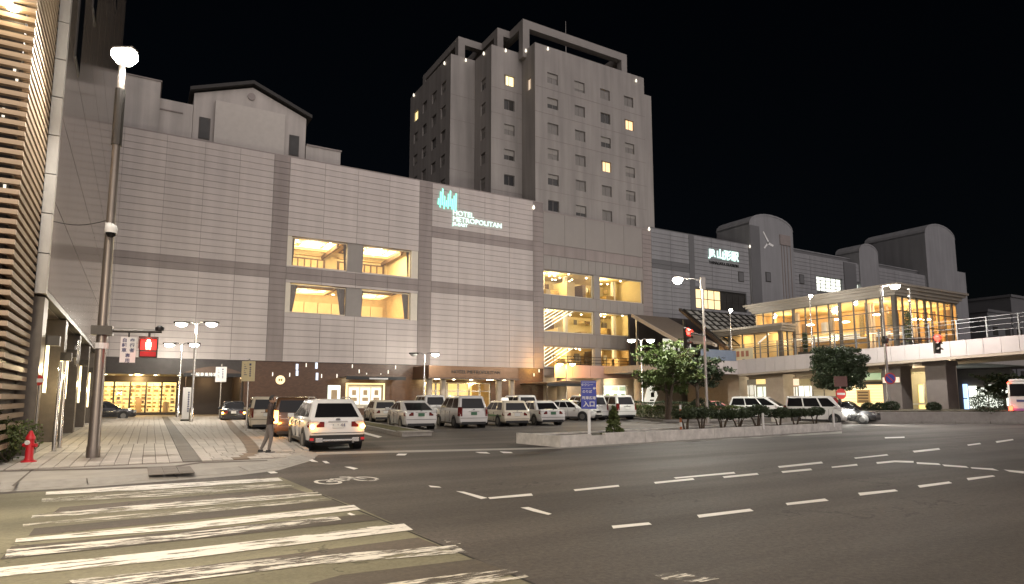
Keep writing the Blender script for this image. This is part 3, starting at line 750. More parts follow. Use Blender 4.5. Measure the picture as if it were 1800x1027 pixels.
# ---- hotel entrance
b = MB(); b.box((24.9, YF-4, 3.75), (35.3, YF+.18, 4.95)); b.build('entrance_canopy', mat('copper_fascia', (.17, .10, .06), .35, .6), hotel, True, bevel=.03)
MB().box((24.8, YF-4.1, 3.62), (35.4, YF+.16, 3.75)).build('canopy_rim', M['metal_br'], hotel, True)
text('HOTEL METROPOLITAN', .5, M['metal_dk'], hotel, (30.2, YF-4.03, 4.35), world=True, name='entrance_lettering', sx=1.05)
b = MB()
for x in (26, 28, 30, 32, 34): b.lathe([(.02, 0), (.16, .02), (.16, .05)], 10, (x, YF-3.2, 3.56))
b.build('downlight', M['e_down'], hotel, True)
for x in (27, 33): lamp(hotel, Vector((x, YF-2, 3.4))-accum(hotel), 150, (1, .74, .36), 'POINT', radius=.3, name='canopy_light')
b = MB(); b.box((26.2, YF+5, 0), (34.2, YF+5.1, 3.4), M['e_shopy']); b.box((26.2, YF+.6, 3.4), (34.2, YF+5, 3.5), M['room']); b.box((26.2, YF+.6, 0), (34.2, YF+5, .05), M['roomdk']); b.box((26.1, YF+.6, 0), (26.2, YF+5, 3.4), M['room_or']); b.box((34.2, YF+.6, 0), (34.3, YF+5, 3.4), M['room_or']); b.build('lobby', None, hotel, True)
for i in range(6):
    x0 = 26.25+i*1.32; b = MB(); b.box((x0, YF+.3, .05), (x0+.08, YF+.42, 3.35)); b.box((x0+1.2, YF+.3, .05), (x0+1.28, YF+.42, 3.35)); b.box((x0+.08, YF+.3, 2.4), (x0+1.2, YF+.42, 2.5)); b.box((x0+.08, YF+.3, 3.25), (x0+1.2, YF+.42, 3.35))
    f = b.build('lobby_door', M['steel'], hotel, True); MB().box((x0+.08, YF+.35, .05), (x0+1.2, YF+.36, 3.25)).build('pane', M['glass'], f, True)
for x in (25.3, 26.8, 33.3, 34.9):
    MB().lathe([(.32, 0), (.32, 3.62)], 14, (x, YF-3.2, 0)).build('column', M['pier'], hotel, True, smooth=True)
# ---- terrace with pink fascia and its columns, shop below
b = MB()
for i in range(6):
    x0 = 41.3+i*2.57; piece('terrace_panel', hotel, (x0+1.285, YF-2.0, 4.8), (2.54, .1, 1.5), M['pinkpanel'])
MB().box((41.3, YF-1.94, 4.1), (56.7, YF+.05, 4.35)).build('terrace_floor', M['pier'], hotel, True)
b = MB()
for z in (5.85, 6.2, 6.55): b.tube((41.3, YF-1.9, z), (56.7, YF-1.9, z), .035, n=6)
for i in range(9): b.tube((41.3+i*1.925, YF-1.9, 5.5), (41.3+i*1.925, YF-1.9, 6.6), .04, n=6)
b.build('terrace_railing', M['metal_dk'], hotel, True)
for x, m in ((42.8, M['pier']), (48.2, M['pier']), (54.6, M['pier'])):
    MB().lathe([(.62, 0), (.62, 4.1)], 18, (x, YF-1.3, 0)).build('column', m, hotel, True, smooth=True)
b = MB(); wall_cells(b, 41.2, 58.5, 0, HZ0, [(48.9, 54.0, .3, 3.3)], YF+.2, YF+.6); b.build('ground_wall', M['pier'], hotel, True)
MB().box((48.9, YF+.58, .3), (54, YF+.62, 3.3)).build('shop_backlight', M['e_white'], hotel, True)
for i in range(4):
    x0 = 49.1+i*1.24
    f = MB().box((x0, YF+.4, .5), (x0+1.02, YF+.45, 2.6)).build('shop_poster', M['e_fam'], hotel, True); MB().box((x0, YF+.4, 2.6), (x0+1.02, YF+.45, 3.1)).build('poster_header', M['e_famg'], f, True)
    b = MB(); b.box((x0+.15, YF+.38, .9), (x0+.8, YF+.4, 1.3)); b.box((x0+.3, YF+.38, 1.7), (x0+.9, YF+.4, 2.2)); b.build('poster_print', mat('poster_print_mix', (.25, .45, .2), .6, var=.6, scale=6), f, True)
for x in (44, 51): lamp(hotel, Vector((x, YF-.8, 3.6))-accum(hotel), 130, (1, .8, .5), 'POINT', radius=.3, name='arcade_light')
# ---- hotel sign
LG = MB(); gx = 27.3
for i, (a, c) in enumerate([(22.9, 23.5), (22.6, 24.3), (22.9, 24.7), (22.5, 23.9), (22.8, 23.4), (22.6, 24.2), (22.9, 24.6), (22.6, 23.7), (22.4, 24.1), (22.5, 24.4)]):
    x = gx+i*.235; LG.poly([(x, YF-.12, a), (x+.13, YF-.12, a-.05), (x+.19, YF-.12, c), (x+.05, YF-.12, c+.08), (x, YF-.04, a), (x+.13, YF-.04, a-.05), (x+.19, YF-.04, c), (x+.05, YF-.04, c+.08)], None, [(0, 1, 2, 3), (4, 7, 6, 5), (0, 4, 5, 1), (1, 5, 6, 2), (2, 6, 7, 3), (3, 7, 4, 0)])
LG.build('sign_logo', M['e_signg'], hotel, True)
for s, z, sz in (('HOTEL', 22.2, .80), ('METROPOLITAN', 21.5, .80), ('JR-EAST', 20.92, .52)):
    text(s, sz, M['e_signw'], hotel, (29.1, YF-.1, z), world=True, name='sign_lettering', align='LEFT', bold=.0, ext=.05, sx=1.06)

# ================================================================ HOTEL TOWER
TW = 'tower'
tower = thing('hotel_tower', 'tall beige hotel tower with stepped corner and square guest windows', 'hotel tower', (47, 70, 23))
T0, T1 = 22.5, 46.7
Y0, Y1, Y2, Y3 = 64.5, 67.72, 72.37, 86.8
X1_, X2_, X3_, XR = 41.05, 36.53, 33.0, 60.6
wins_front = [(c+.0, c+1.65, z, z+1.42) for c in (42.92, 47.2, 51.46, 55.6) for z in [43.2-1.42-k*3.37 for k in range(7)]]
b = MB(); wall_cells(b, X1_, 59.3, T0, T1, wins_front, Y0, Y0+.35); b.build('front_wall', M['tower'], tower, True)
b = MB(); b.box((59.3, Y0, T0), (XR, Y0+.35, 44.3)); b.box((XR-.02, Y0+.35, T0), (XR, Y3, 44.3)); b.build('side_wall', M['tower'], tower, True)
wins_s1 = [(38.4, 39.95, z, z+1.4) for z in [43.2-1.42-k*3.33 for k in range(6)]]
b = MB(); wall_cells(b, X2_, X1_, T0, T1, wins_s1, Y1, Y1+.35); b.build('front_wall', M['tower'], tower, True)
MB().box((X3_, Y2, T0), (X2_, Y2+.35, T1)).build('front_wall', M['tower'], tower, True)
def xwall(x, y0, y1, z0, z1, holes, m):
    b = MB(); t = MB(); wall_cells(t, y0, y1, z0, z1, holes, x, x+.35)
    b.v = [(v[1], v[0], v[2]) for v in t.v]; b.f = t.f; b.mi = t.mi; b.mats = t.mats
    return b.build('return_wall', m, tower, True)
xwall(X1_, Y0+.35, Y1, T0, T1, [(65.4, 66.4, 40.9, 42.5)], M['tower'])
xwall(X2_, Y1+.35, Y2, T0, T1, [(69.3, 70.6, z, z+1.5) for z in [41.5-k*3.35 for k in range(5)]], M['tower'])
left_w = [(y, y+1.5, z, z+1.5) for y in (73.9, 77.0, 80.4, 83.7) for z in [42.2-k*3.37 for k in range(6)]]
xwall(X3_, Y2+.35, Y3, T0, T1, left_w, M['tower'])
MB().box((X3_+.35, Y2+.4, T1-1.2), (59.2, Y3, T1-1.1)).build('roof', M['tile_roof'], tower, True)
MB().box((X2_+.4, Y1+.4, T1-1.2), (59.2, Y2+.35, T1-1.12)).build('roof', M['tile_roof'], tower, True)
b = MB(); b.box((X3_+.4, Y3-.3, T0), (XR-.05, Y3, T1-1.2)); b.build('back_wall', M['tower'], tower, True)
def twin(H, axis, at, lit=None, dark=False):
    a, c, z0, z1 = H; t = .07
    pts = lambda u0, u1, d0, d1, v0, v1: ((u0, at+d0, v0), (u1, at+d1, v1)) if axis == 'y' else ((at+d0, u0, v0), (at+d1, u1, v1))
    b = MB()
    b.box(*pts(a, a+t, .14, .24, z0, z1)); b.box(*pts(c-t, c, .14, .24, z0, z1)); b.box(*pts(a+t, c-t, .14, .24, z0, z0+t)); b.box(*pts(a+t, c-t, .14, .24, z1-t, z1)); b.box(*pts((a+c)/2-.02, (a+c)/2+.02, .14, .22, z0+t, z1-t))
    f = b.build('guest_window', M['metal'], tower, True)
    m = lit or (M['black'] if dark else (M['blind'] if random.random() < .72 else M['darkglass']))
    MB().box(*pts(a+t, c-t, .20, .23, z0+t, z1-t)).build('pane', m, f, True)
    if not lit and not dark and random.random() < .6:
        MB().box(*pts(a+t, c-t, .16, .19, z1-t-(z1-z0)*random.uniform(.2, .7), z1-t)).build('roller_blind', M['blind2'], f, True)
    if lit:
        MB().box(*pts(a+t, a+.35, .17, .195, z0+t, z1-t)).build('curtain', M['curtain'], f, True)
k = 0
for i, H in enumerate(wins_front):
    ci, ri = divmod(i, 7)
    twin(H, 'y', Y0, lit=M['e_room2'] if (ci, ri) == (3, 1) else M['e_room2'] if (ci, ri) == (2, 3) else None, dark=(ci, ri) == (0, 5))
for i, H in enumerate(wins_s1): twin(H, 'y', Y1, lit=M['e_room'] if i == 0 else None, dark=i == 4)
twin((65.4, 66.4, 40.9, 42.5), 'x', X1_, lit=M['e_room3'])
for z in [41.5-k*3.35 for k in range(5)]: twin((69.3, 70.6, z, z+1.5), 'x', X2_)
for i, H in enumerate(left_w): twin(H, 'x', X3_, lit=M['e_room'] if i == 18 else None)
b = MB()
for k in range(1, 7):
    z = 43.2+1.1-k*3.37
    b.box((X1_+.01, Y0-.012, z), (59.3, Y0, z+.05)); b.box((X2_+.01, Y1-.012, z+.1), (X1_, Y1, z+.15)); b.box((X3_+.01, Y2-.012, z+.2), (X2_, Y2, z+.25))
b.build('floor_joint', M['backing'], tower, True)
# roof frames
FR = MB(); fz1 = 50.8
def beam(a, c): FR.box(a, c)
t = 1.0
beam((40.5, 66.5, fz1-1.1), (58.0, 67.5, fz1)); beam((57.0, 67.5, fz1-1.1), (58.0, 84, fz1)); beam((40.5, 67.5, fz1-1.1), (41.5, 84, fz1)); beam((40.5, 66.5, T1-1.1), (41.5, 67.5, fz1-1.1)); beam((57, 66.5, T1-1.1), (58, 67.5, fz1-1.1))
beam((57, 72, T1-1.1), (58, 73, fz1-1.1))
f1 = FR.build('roof_frame', M['tower_rib'], tower, True)
FR = MB(); beam((38.6, 69.9, fz1-1.0), (40.48, 70.9, fz1)); beam((38.6, 70.9, fz1-1.0), (39.5, 84, fz1)); beam((38.6, 69.9, T1-1.1), (39.5, 70.9, fz1-1.0)); f2 = FR.build('roof_frame', M['tower_rib'], tower, True)
FR = MB(); beam((35.0, 74.4, fz1-1.0), (38.58, 75.4, fz1)); beam((35.0, 75.4, fz1-1.0), (36.0, 87, fz1)); beam((35.0, 74.4, T1-1.1), (36.0, 75.4, fz1-1.0)); beam((35.0, 86, T1-1.1), (36, 87, fz1-1.0)); f3 = FR.build('roof_frame', M['tower_rib'], tower, True)
b = MB(); b.box((43, 70.5, T1-1.1), (55.5, 82, 49.6)); b.build('plant_room', M['backing'], tower, True)
b = MB(); b.tube((50, 70.3, 49), (50, 70.3, 55.5), .06, .03, 6); b.build('antenna', M['metal'], tower, True)
for (px, py, ax, v) in [(888, 90, 'y', Y1), (962, 87, 'y', Y0), (1117, 143, 'y', Y0), (818, 107, 'y', Y2), (783, 112, 'x', X3_), (729, 168, 'x', X3_), (852, 95, 'x', X2_), (926, 90, 'x', X1_)]:
    p = onY(px, py, v) if ax == 'y' else onX(px, py, v)
    c = (p.x, p.y-.15, p.z) if ax == 'y' else (p.x-.15, p.y, p.z)
    MB().lathe([(.04, -.22), (.12, -.14), (.13, 0), (.05, .26)], 8, c).build('wall_lamp', M['e_wallw'], tower, True)

# ================================================================ ROOF HOUSE (chapel-like block on the podium roof)
rh = thing('roof_house', 'pale rooftop house with shallow dark gable above the hotel block', 'rooftop house', (8.3, 67, 24))
b = MB()
b.xprism([(3.1, 24), (13.8, 24), (13.8, 31.2), (8.4, 33.3), (3.1, 31.4)], 67, 82); b.build('wall', M['roofhouse'], rh, True)
b = MB()
for (xa, za), (xb, zb) in (((2.7, 31.45), (8.4, 33.55)), ((8.4, 33.55), (14.3, 31.2))):
    b.xprism([(xa, za), (xb, zb), (xb, zb+.35), (xa, za+.35)], 66.5, 82.5)
b.build('roof', M['tile_roof'], rh, True)
b = MB(); b.box((5.0, 66.6, 24), (11.6, 67, 31.0)); b.build('bay_wall', mat('roof_house_render_lit', (.56, .52, .48), .75, var=.06), rh, True)  # paler copy of the render, lit look put into its colour
b = MB(); b.lathe([(.38, 0), (.38, .1)], 16); o = b.build('round_vent', M['panel_dk'], rh); o.location = Vector((8.3, 66.98, 32.3))-accum(rh); o.rotation_euler = (pi/2, 0, 0)
for x in (3.75, 12.25):
    f = MB().box((x-.1, 66.93, 26.9), (x+.9, 66.99, 29.1)).build('window', M['metal_dk'], rh, True); MB().box((x, 66.9, 27), (x+.8, 66.935, 29)).build('pane', M['darkglass'], f, True)
rb = thing('roof_parapet', 'low pale rooftop block left of the gabled roof house', 'rooftop block', (0, 66.5, 24))
b = MB(); b.box((-6, 66, 24), (.2, 80, 31.35)); b.build('wall', M['roofhouse'], rb, True)
b = MB(); b.box((.2, 66.6, 24), (3.05, 80, 30.0)); b.build('low_wall', M['roofhouse'], rb, True)
b = MB(); b.box((.25, 66.5, 28.9), (2.2, 66.6, 29.0)); b.box((-6.1, 65.9, 31.35), (.3, 80.1, 31.45)); b.build('coping', M['panel_dk'], rb, True)
rc = thing('roof_annex', 'low pale rooftop wall right of the gabled roof house', 'rooftop block', (15.6, 66.5, 24))
b = MB(); b.box((13.85, 66.8, 24), (17.5, 82, 28.2)); b.build('wall', M['roofhouse'], rc, True)
MB().box((13.9, 66.7, 28.2), (17.6, 82.1, 28.35)).build('coping', M['panel_dk'], rc, True)
# ================================================================ STATION BUILDING
st = thing('station_building', 'long grey station block with arched roof towers and white lit sign', 'station', (95, YF, 0))
SW1 = (66.6, 77.0, 14.2, 17.0); SW2 = (94.0, 101.0, 19.0, 21.45); SW3 = (102.0, 107.6, 19.6, 21.1)
b = MB(); wall_cells(b, 58.5, 138.8, 5, 24.5, [SW1, SW2, SW3], YF+.06, YF+.5); b.build('wall', M['station_dk'], st, True)
b = MB(); b.box((58.5, YF+.5, 22.9), (142, YF+28, 23.0)); b.build('roof', M['tile_roof'], st, True)
b = MB(); b.box((58.5, YF+.02, 24.5), (77.8, YF+.6, 24.62)); b.build('coping', M['station_dk'], st, True)
SP = []; ssm = MB()
seg_x = [(58.5, 62), (62, 65.5), (66.5, 70), (70, 74), (74, 77.9), (88.2, 92.5), (92.5, 97), (97, 101.5), (105, 110), (112, 117), (117, 122), (122, 127)]
n = 32
for k in range(n):
    z0, z1 = 5.1+k*19.4/n, 5.1+(k+1)*19.4/n; zc = (z0+z1)/2
    for x0, x1 in seg_x:
        if overl(x0, x1, z0, z1, [SW1, SW2, SW3]): 
            for h in (SW1, SW2, SW3):
                if x0 < h[1] and x1 > h[0] and z0 < h[3] and z1 > h[2]:
                    if x0 < h[0]-.2: SP.append((((x0+h[0])/2, YF+.02, zc), (h[0]-x0-.04, .08, z1-z0-.05), M['station']))
                    if x1 > h[1]+.2: SP.append((((x1+h[1])/2, YF+.02, zc), (x1-h[1]-.04, .08, z1-z0-.05), M['station']))
            continue
        SP.append((((x0+x1)/2, YF+.02, zc), (x1-x0-.04, .08, z1-z0-.05), M['station_dk'] if x0 < 65 and 18.85 < zc < 20.2 else M['station']))
pieces('panel', st, SP, 'panel_field', 290)
def arch_tower(x0, x1, zs, zt, y0, y1, m, strip=None):
    pts = [(x0, 5)]+[(x0, zs)]
    nseg = 12; cx = (x0+x1)/2
    for i in range(1, nseg):
        a = pi-pi*i/nseg; pts.append((cx+(x1-x0)/2*cos(a), zs+(zt-zs)*sin(a)))
    pts += [(x1, zs), (x1, 5)]
    o = MB().xprism(pts, y0, y1).build('arched_tower', m, st, True)
    b = MB(); P = pts[1:-1]
    for (xa, za), (xb, zb) in zip(P[:-1], P[1:]):
        b.poly([(xa, y0-.06, za), (xb, y0-.06, zb), (xb, y0-.06, zb+.25), (xa, y0-.06, za+.25), (xa, y1+.1, za), (xb, y1+.1, zb), (xb, y1+.1, zb+.25), (xa, y1+.1, za+.25)], None, [(0, 1, 2, 3), (7, 6, 5, 4), (3, 2, 6, 7), (0, 4, 5, 1)])
    b.build('arch_coping', M['station'], o, False)
    return o
a1 = arch_tower(78, 88.2, 27.7, 29.6, YF-.25, 69, M['station'])
a2 = arch_tower(105.9, 111.6, 26.6, 28.2, YF-.25, 67, M['station'])
a3 = arch_tower(127.8, 138.9, 32.9, 35.1, YF-.25, 74.4, M['station'])
b = MB(); b.box((138.9, YF, 5), (142.6, YF+14, 26.7)); b.build('end_block', M['station'], st, True)
for a_, c_ in (((65.5, YF-.06, 5), (66.5, YF+.06, 24.5)), ((78.05, YF-.32, 5), (80.2, YF-.25, 27.6)), ((101.6, YF-.08, 14), (105, YF+.06, 24.5))): MB().box(a_, c_).build('pilaster', M['station_dk'], st, True)
b = MB()
for x in (85.2, 85.8, 86.5, 87.3): b.box((x, YF-.33, 14), (x+.12, YF-.25, 25.4))
b.box((84.9, YF-.4, 25.4), (87.4, YF-.25, 27.0)); b.build('louvre_strip', M['backing'], st, True)
b = MB(); y = YF-.3
b.poly([(81.0, y, 26.9), (81.2, y, 27.0), (82.3, y, 25.6), (82.1, y, 25.3)]); b.poly([(82.0, y, 25.5), (83.4, y, 25.1), (83.2, y, 24.8), (81.9, y, 25.1)]); b.poly([(81.0, y, 24.4), (81.3, y, 24.3), (82.3, y, 25.3), (82.1, y, 25.5)])
b.build('emblem', M['white'], st, True)
def grid_window(parent, H, nx, nz, lit, frame, y=YF+.28, depth=.1, darkfrom=None):
    x0, x1, z0, z1 = H; t = .09
    b = MB()
    for i in range(nx+1):
        x = x0+(x1-x0-t)*i/nx; b.box((x, y, z0), (x+t, y+depth, z1))
    for k in range(nz+1):
        z = z0+(z1-z0-t)*k/nz; b.box((x0+t, y+.015, z), (x1-t, y+depth-.015, z+t))
    f = b.build('window', frame, parent, True)
    for i in range(nx):
        m = lit if darkfrom is None or i < darkfrom else M['darkglass']
        xa, xb = x0+(x1-x0-t)*i/nx+t+.003, x0+(x1-x0-t)*(i+1)/nx-.003
        MB().box((xa, y+.05, z0+t), (xb, y+.08, z1-t)).build('pane', m, f, True)
grid_window(st, SW1, 8, 2, M['e_shopy'], M['metal_dk'], darkfrom=4)
grid_window(st, SW2, 5, 4, M['e_coolwin'], M['metal_dk'])
grid_window(st, SW3, 4, 2, M['e_fam'], M['metal_dk'])
for x0, z0 in ((75.4, 18.7), (81.2, 19.2), (89.6, 19.7)):
    y = YF-.03 if x0 != 81.2 else YF-.28
    f = MB().box((x0, y-.04, z0), (x0+1.15, y+.02, z0+1.5)).build('window', M['metal_dk'], st, True); MB().box((x0+.1, y-.06, z0+.1), (x0+1.05, y-.04, z0+1.4)).build('pane', M['station_dk'], f, True)
b = MB(); b.box((88.3, YF+1.5, 24.7), (127.7, YF+1.7, 25.7)); b.build('roof_screen', M['station_dk'], st, True)
b = MB(); b.box((88.3, YF+.2, 24.5), (127.7, YF+.45, 24.75)); b.box((88.3, YF+1.4, 25.7), (127.7, YF+1.8, 25.85)); b.build('coping', M['station'], st, True)
text('JR', 1.5, M['e_signw'], st, (70.0, YF-.12, 22.3), world=True, name='sign_lettering', bold=.03, ext=.06)
text('山形駅', 1.55, M['e_signw'], st, (73.2, YF-.12, 22.25), world=True, name='sign_lettering', bold=.03, ext=.06)
text('YAMAGATA STATION', .62, M['black'], st, (72.4, YF-.1, 20.95), world=True, name='small_lettering', ext=.05)
b = MB(); wall_cells(b, 58.5, 138.8, 0, 5, [], YF+.2, YF+.6); b.build('ground_wall', M['pier'], st, True)
for x in (58.7, 78.5):
    pass
MB().lathe([(.04, -.22), (.13, 0), (.06, .26)], 8, (77.9, YF-.3, 24.2)).build('wall_lamp', M['e_wallw'], st, True)
for px, py in ((938, 365), (1141, 403)):
    p = onY(px, py, YF-.2); MB().lathe([(.04, -.25), (.15, -.12), (.16, 0), (.06, .3)], 8, tuple(p)).build('wall_lamp', M['e_wallw'], hotel, True)

# ================================================================ PEDESTRIAN DECK
dk = thing('pedestrian_deck', 'pale panelled pedestrian deck crossing the street on stone piers', 'footbridge', (58, 30, 0))
def dz(y): return 5.72+(46.5-y)*.0215      # top of the fascia
def db(y): return 4.02+(46.5-y)*.034
XD = 55.
ys = [46.5-i*1.15 for i in range(58)]
for ya, yb in zip(ys[:-1], ys[1:]):
    za, zb = dz(ya), dz(yb); ba, bb = db(ya)+.22, db(yb)+.22; g = .012
    MB().poly([(XD, ya-g, ba), (XD, yb+g, bb), (XD, yb+g, zb), (XD, ya-g, za), (XD+.12, ya-g, ba), (XD+.12, yb+g, bb), (XD+.12, yb+g, zb), (XD+.12, ya-g, za)], None,
              [(0, 1, 2, 3), (7, 6, 5, 4), (0, 4, 5, 1), (3, 2, 6, 7), (0, 3, 7, 4), (1, 5, 6, 2)]).build('fascia_panel', M['deckpanel'], dk, True)
b = MB(); yA, yB = 46.5, -18.5
def slab(x0, x1, ya, yb, o0, o1):
    return b.poly([(x0, ya, db(ya)+o0), (x1, ya, db(ya)+o0), (x1, yb, db(yb)+o0), (x0, yb, db(yb)+o0), (x0, ya, db(ya)+o1), (x1, ya, db(ya)+o1), (x1, yb, db(yb)+o1), (x0, yb, db(yb)+o1)], None,
                  [(0, 1, 2, 3), (4, 7, 6, 5), (0, 4, 5, 1), (1, 5, 6, 2), (2, 6, 7, 3), (3, 7, 4, 0)])
slab(XD+.14, 62, yA, yB, .4, .75); b.build('deck_slab', M['conc'], dk, True)
b = MB(); slab(XD-.05, XD+.35, yA, yB, 0, .2); slab(61.6, 62, yA, yB, 0, .4)
for x in (56.4, 57.8, 59.2, 60.5): slab(x, x+.3, yA, 28, -.1, .4)
b.build('edge_beam', M['pier'], dk, True)
MB().box((62.02, 29, 4.9), (84, 60, 5.5)).build('plaza_slab', M['conc'], dk, True)
MB().box((48.5, 46.55, 4.6), (62, 61.5, 5.4)).build('plaza_slab', M['conc'], dk, True)
for i in range(6): piece('fascia_panel', dk, (55-.55-i*1.1, 46.5, 4.95), (1.07, .1, 1.5), M['deckpanel'])
b = MB()
for z in (.55, .95, 1.35, 1.62): b.poly([(XD+.3, yA, dz(yA)+z-.02), (XD+.34, yA, dz(yA)+z-.02), (XD+.34, yB, dz(yB)+z-.02), (XD+.3, yB, dz(yB)+z-.02), (XD+.3, yA, dz(yA)+z+.02), (XD+.34, yA, dz(yA)+z+.02), (XD+.34, yB, dz(yB)+z+.02), (XD+.3, yB, dz(yB)+z+.02)], None, [(0, 1, 2, 3), (4, 7, 6, 5), (0, 3, 7, 4), (1, 5, 6, 2)])
b.build('railing', mat('railing_grey', (.2, .2, .2), .5, .3), dk, True)
for i in range(17):
    y = 45.8-i*2.05
    MB().box((XD+.25, y, dz(y)), (XD+.36, y+.09, dz(y)+1.64)).build('railing_post', mat('railing_grey', (.2, .2, .2)), dk, True)
def pier(x0, x1, y0, y1, m):
    b = MB(); h = db((y0+y1)/2)+.1
    b.box((x0, y0, 0), (x1, y1, h-.4)); b.box((x0-.12, y0-.12, h-.4), (x1+.12, y1+.12, h)); return b.build('pier', m, dk, True)
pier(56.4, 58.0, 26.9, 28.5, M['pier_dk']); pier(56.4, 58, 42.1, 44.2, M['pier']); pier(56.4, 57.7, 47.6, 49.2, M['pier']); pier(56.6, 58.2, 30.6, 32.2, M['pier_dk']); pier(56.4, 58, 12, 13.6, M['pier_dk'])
MB().box((56.5, 30.7, 3.05), (56.6, 32.1, 3.5)).build('pier_sign', M['e_room3'], dk, True)
b = MB()
for y in (28, 34, 38, 42, 46): b.lathe([(.02, 0), (.2, .02), (.2, .08)], 10, (59.4, y, db(y)+.28))
b.build('under_deck_light', M['e_down'], dk, True)
for y in (31, 39, 46): lamp(dk, Vector((59.4, y, 3.9))-accum(dk), 190, (1, .86, .6), 'POINT', radius=.2, name='under_deck_glow')
b = MB(); b.box((54.2, 46.42, 5.75), (54.98, 46.46, 6.9)); 
sb = MB().box((XD+.1, 44.6, dz(45)+.05), (XD+.18, 46.9, dz(45)+1.2)).build('patterned_panel', M['signcream'], dk, True)
b = MB()
for y in (45.1, 45.7, 46.3): b.box((XD+.07, y, dz(45)+.3), (XD+.1, y+.35, dz(45)+.9))
b.build('panel_pattern', mat('panel_brown_red', (.35, .14, .09), .6), sb, True)
MB().box((49.5, 46.4, 5.6), (54.7, 46.46, 6.7)).build('blue_panel', mat('blue_grey_panel', (.16, .2, .27), .5), dk, True)

# ================================================================ GLASS PAVILION ON THE DECK
pv = thing('glass_pavilion', 'warm lit glass pavilion with stepped flat roof standing on the deck', 'pavilion', (66, 40, 5.5))
PX0, PX1, PY0, PY1, PZ0, PZ1 = 60.0, 71.3, 32.5, 48.2, 5.5, 11.2
b = MB()
for k, (o, z0, z1) in enumerate([(-.15, 11.2, 11.45), (.05, 11.45, 11.75), (.3, 11.75, 12.0), (.5, 12.0, 12.2)]):
    b.box((PX0-o-.3, PY0-o-.3, z0), (PX1+o+.3, PY1+o+.3, z1))
b.build('roof', mat('pavilion_roof', (.23, .20, .165), .55, var=.05), pv, True)
MB().box((PX0+.1, PY0+.1, 11.05), (PX1-.1, PY1-.1, 11.2)).build('ceiling', M['room'], pv, True)
MB().box((PX0, PY0, 5.51), (PX1, PY1, 5.6)).build('floor', M['room_or'], pv, True)
FM = mat('pavilion_frame', (.085, .072, .058), .5, var=.05)
def curtainwall(pts, z0, z1, ny, nz, corner=True):
    (xa, ya), (xb, yb) = pts
    for i in range(ny):
        a = (xa+(xb-xa)*i/ny, ya+(yb-ya)*i/ny); c = (xa+(xb-xa)*(i+1)/ny, ya+(yb-ya)*(i+1)/ny)
        b = MB(); dx, dy = (.1, .04) if yb == ya else (.04, .1)
        w_ = .3 if i % 4 == 0 else .1
        if yb == ya: b.box((a[0], ya-.06, z0), (a[0]+w_, ya+.1, z1))
        else: b.box((xa-.06, a[1], z0), (xa+.1, a[1]+math.copysign(w_, yb-ya), z1))
        for k in range(nz+1):
            z = z0+(z1-z0-.08)*k/nz
            if yb == ya: b.box((a[0]+w_, ya-.03, z), (c[0], ya+.06, z+.08))
            else: b.box((xa-.03, a[1]+math.copysign(w_, yb-ya), z), (xa+.06, c[1], z+.08))
        f = b.build('glazing_bay', FM, pv, True)
        p = MB()
        if yb == ya: p.box((a[0]+w_, ya+.005, z0+.08), (c[0], ya+.015, z1-.08))
        else: p.box((xa+.005, a[1]+math.copysign(w_, yb-ya), z0+.08), (xa+.015, c[1], z1-.08))
        p.build('pane', M['glass'], f, True)
curtainwall([(PX0, PY0), (PX0, PY1)], PZ0+.1, PZ1, 12, 4)
curtainwall([(PX0, PY0), (PX1, PY0)], PZ0+.1, PZ1, 9, 4)
MB().box((PX1-.12, PY0+.1, 5.6), (PX1, PY1, 11.0)).build('side_wall', M['room_or'], pv, True)
b = MB()
for i in range(9):
    for k in range(4):
        if random.random() < .75: b.box((PX1-.2, PY0+.5+i*.75, 5.9+k*1.25), (PX1-.13, PY0+1.0+i*.75, 6.7+k*1.25+random.random()*.25), M[random.choice(('roomdk', 'shopstuff', 'cream', 'roomdk'))])
b.build('wall_shelf', None, pv, True)
b = MB(); b.box((66.5, PY0+3.5, 5.6), (66.7, PY1, 11.0), M['room_or']); b.box((PX0+.2, PY1-.3, 5.6), (66.5, PY1-.1, 11), M['room_or']); b.box((66.7, PY0+7, 5.6), (71, PY0+7.2, 11), M['room_or'])
b.box((PX0+2.2, PY0+4, 8.1), (66.5, PY1-3, 8.4), M['room'])
for y in (36, 40, 44, 47): b.box((62.0, y, 5.6), (62.35, y+.35, 11), M['pier'])
for i in range(12):
    y = 33.5+i*1.15; h = random.uniform(.8, 1.9); x = 61.4+random.random()*3; zb = 5.6 if i % 3 else 8.4
    b.box((x, y, zb), (x+random.uniform(.5, 1.2), y+random.uniform(.5, 1), zb+h), M[random.choice(('roomdk', 'shopstuff', 'cream', 'roomdk'))])
for i in range(8):
    x = 61+i*1.25; b.box((x, 35.8, 5.6), (x+.15, 35.95, 11), M['pier']); b.box((x+.4, 36+random.random(), 6.2+random.random()*3), (x+1.0, 36.5+random.random(), 7+random.random()*3), M[random.choice(('roomdk', 'cream', 'shopstuff'))])
b.build('interior', None, pv, True)
b = MB()
for x, y, z in ((61.5, 35, 9.7), (61.3, 38.2, 9.3), (61.4, 42.2, 9.4), (61.4, 45.5, 8.9), (63.5, 37, 9.8), (64, 41, 10), (66, 33.8, 9.4), (69, 34.2, 9.6)):
    b.lathe([(.1, .12), (.42, .06), (.42, 0), (.1, -.05)], 12, (x, y, z))
b.build('pendant_lamp', M['e_down'], pv, True)
b = MB()
for x in (61.6, 63.6, 65.4): b.box((x, 34, 7.95), (x+.15, 46, 8.05))
b.build('ceiling_strip', M['e_white'], pv, True)
for x, y in ((62.6, 35), (62.6, 40.5), (62.6, 46), (66, 34.6), (69.5, 34.6), (69.5, 37)): lamp(pv, Vector((x, y, 10.4))-accum(pv), 150, (1, .60, .24), 'POINT', radius=.5, name='pavilion_light')
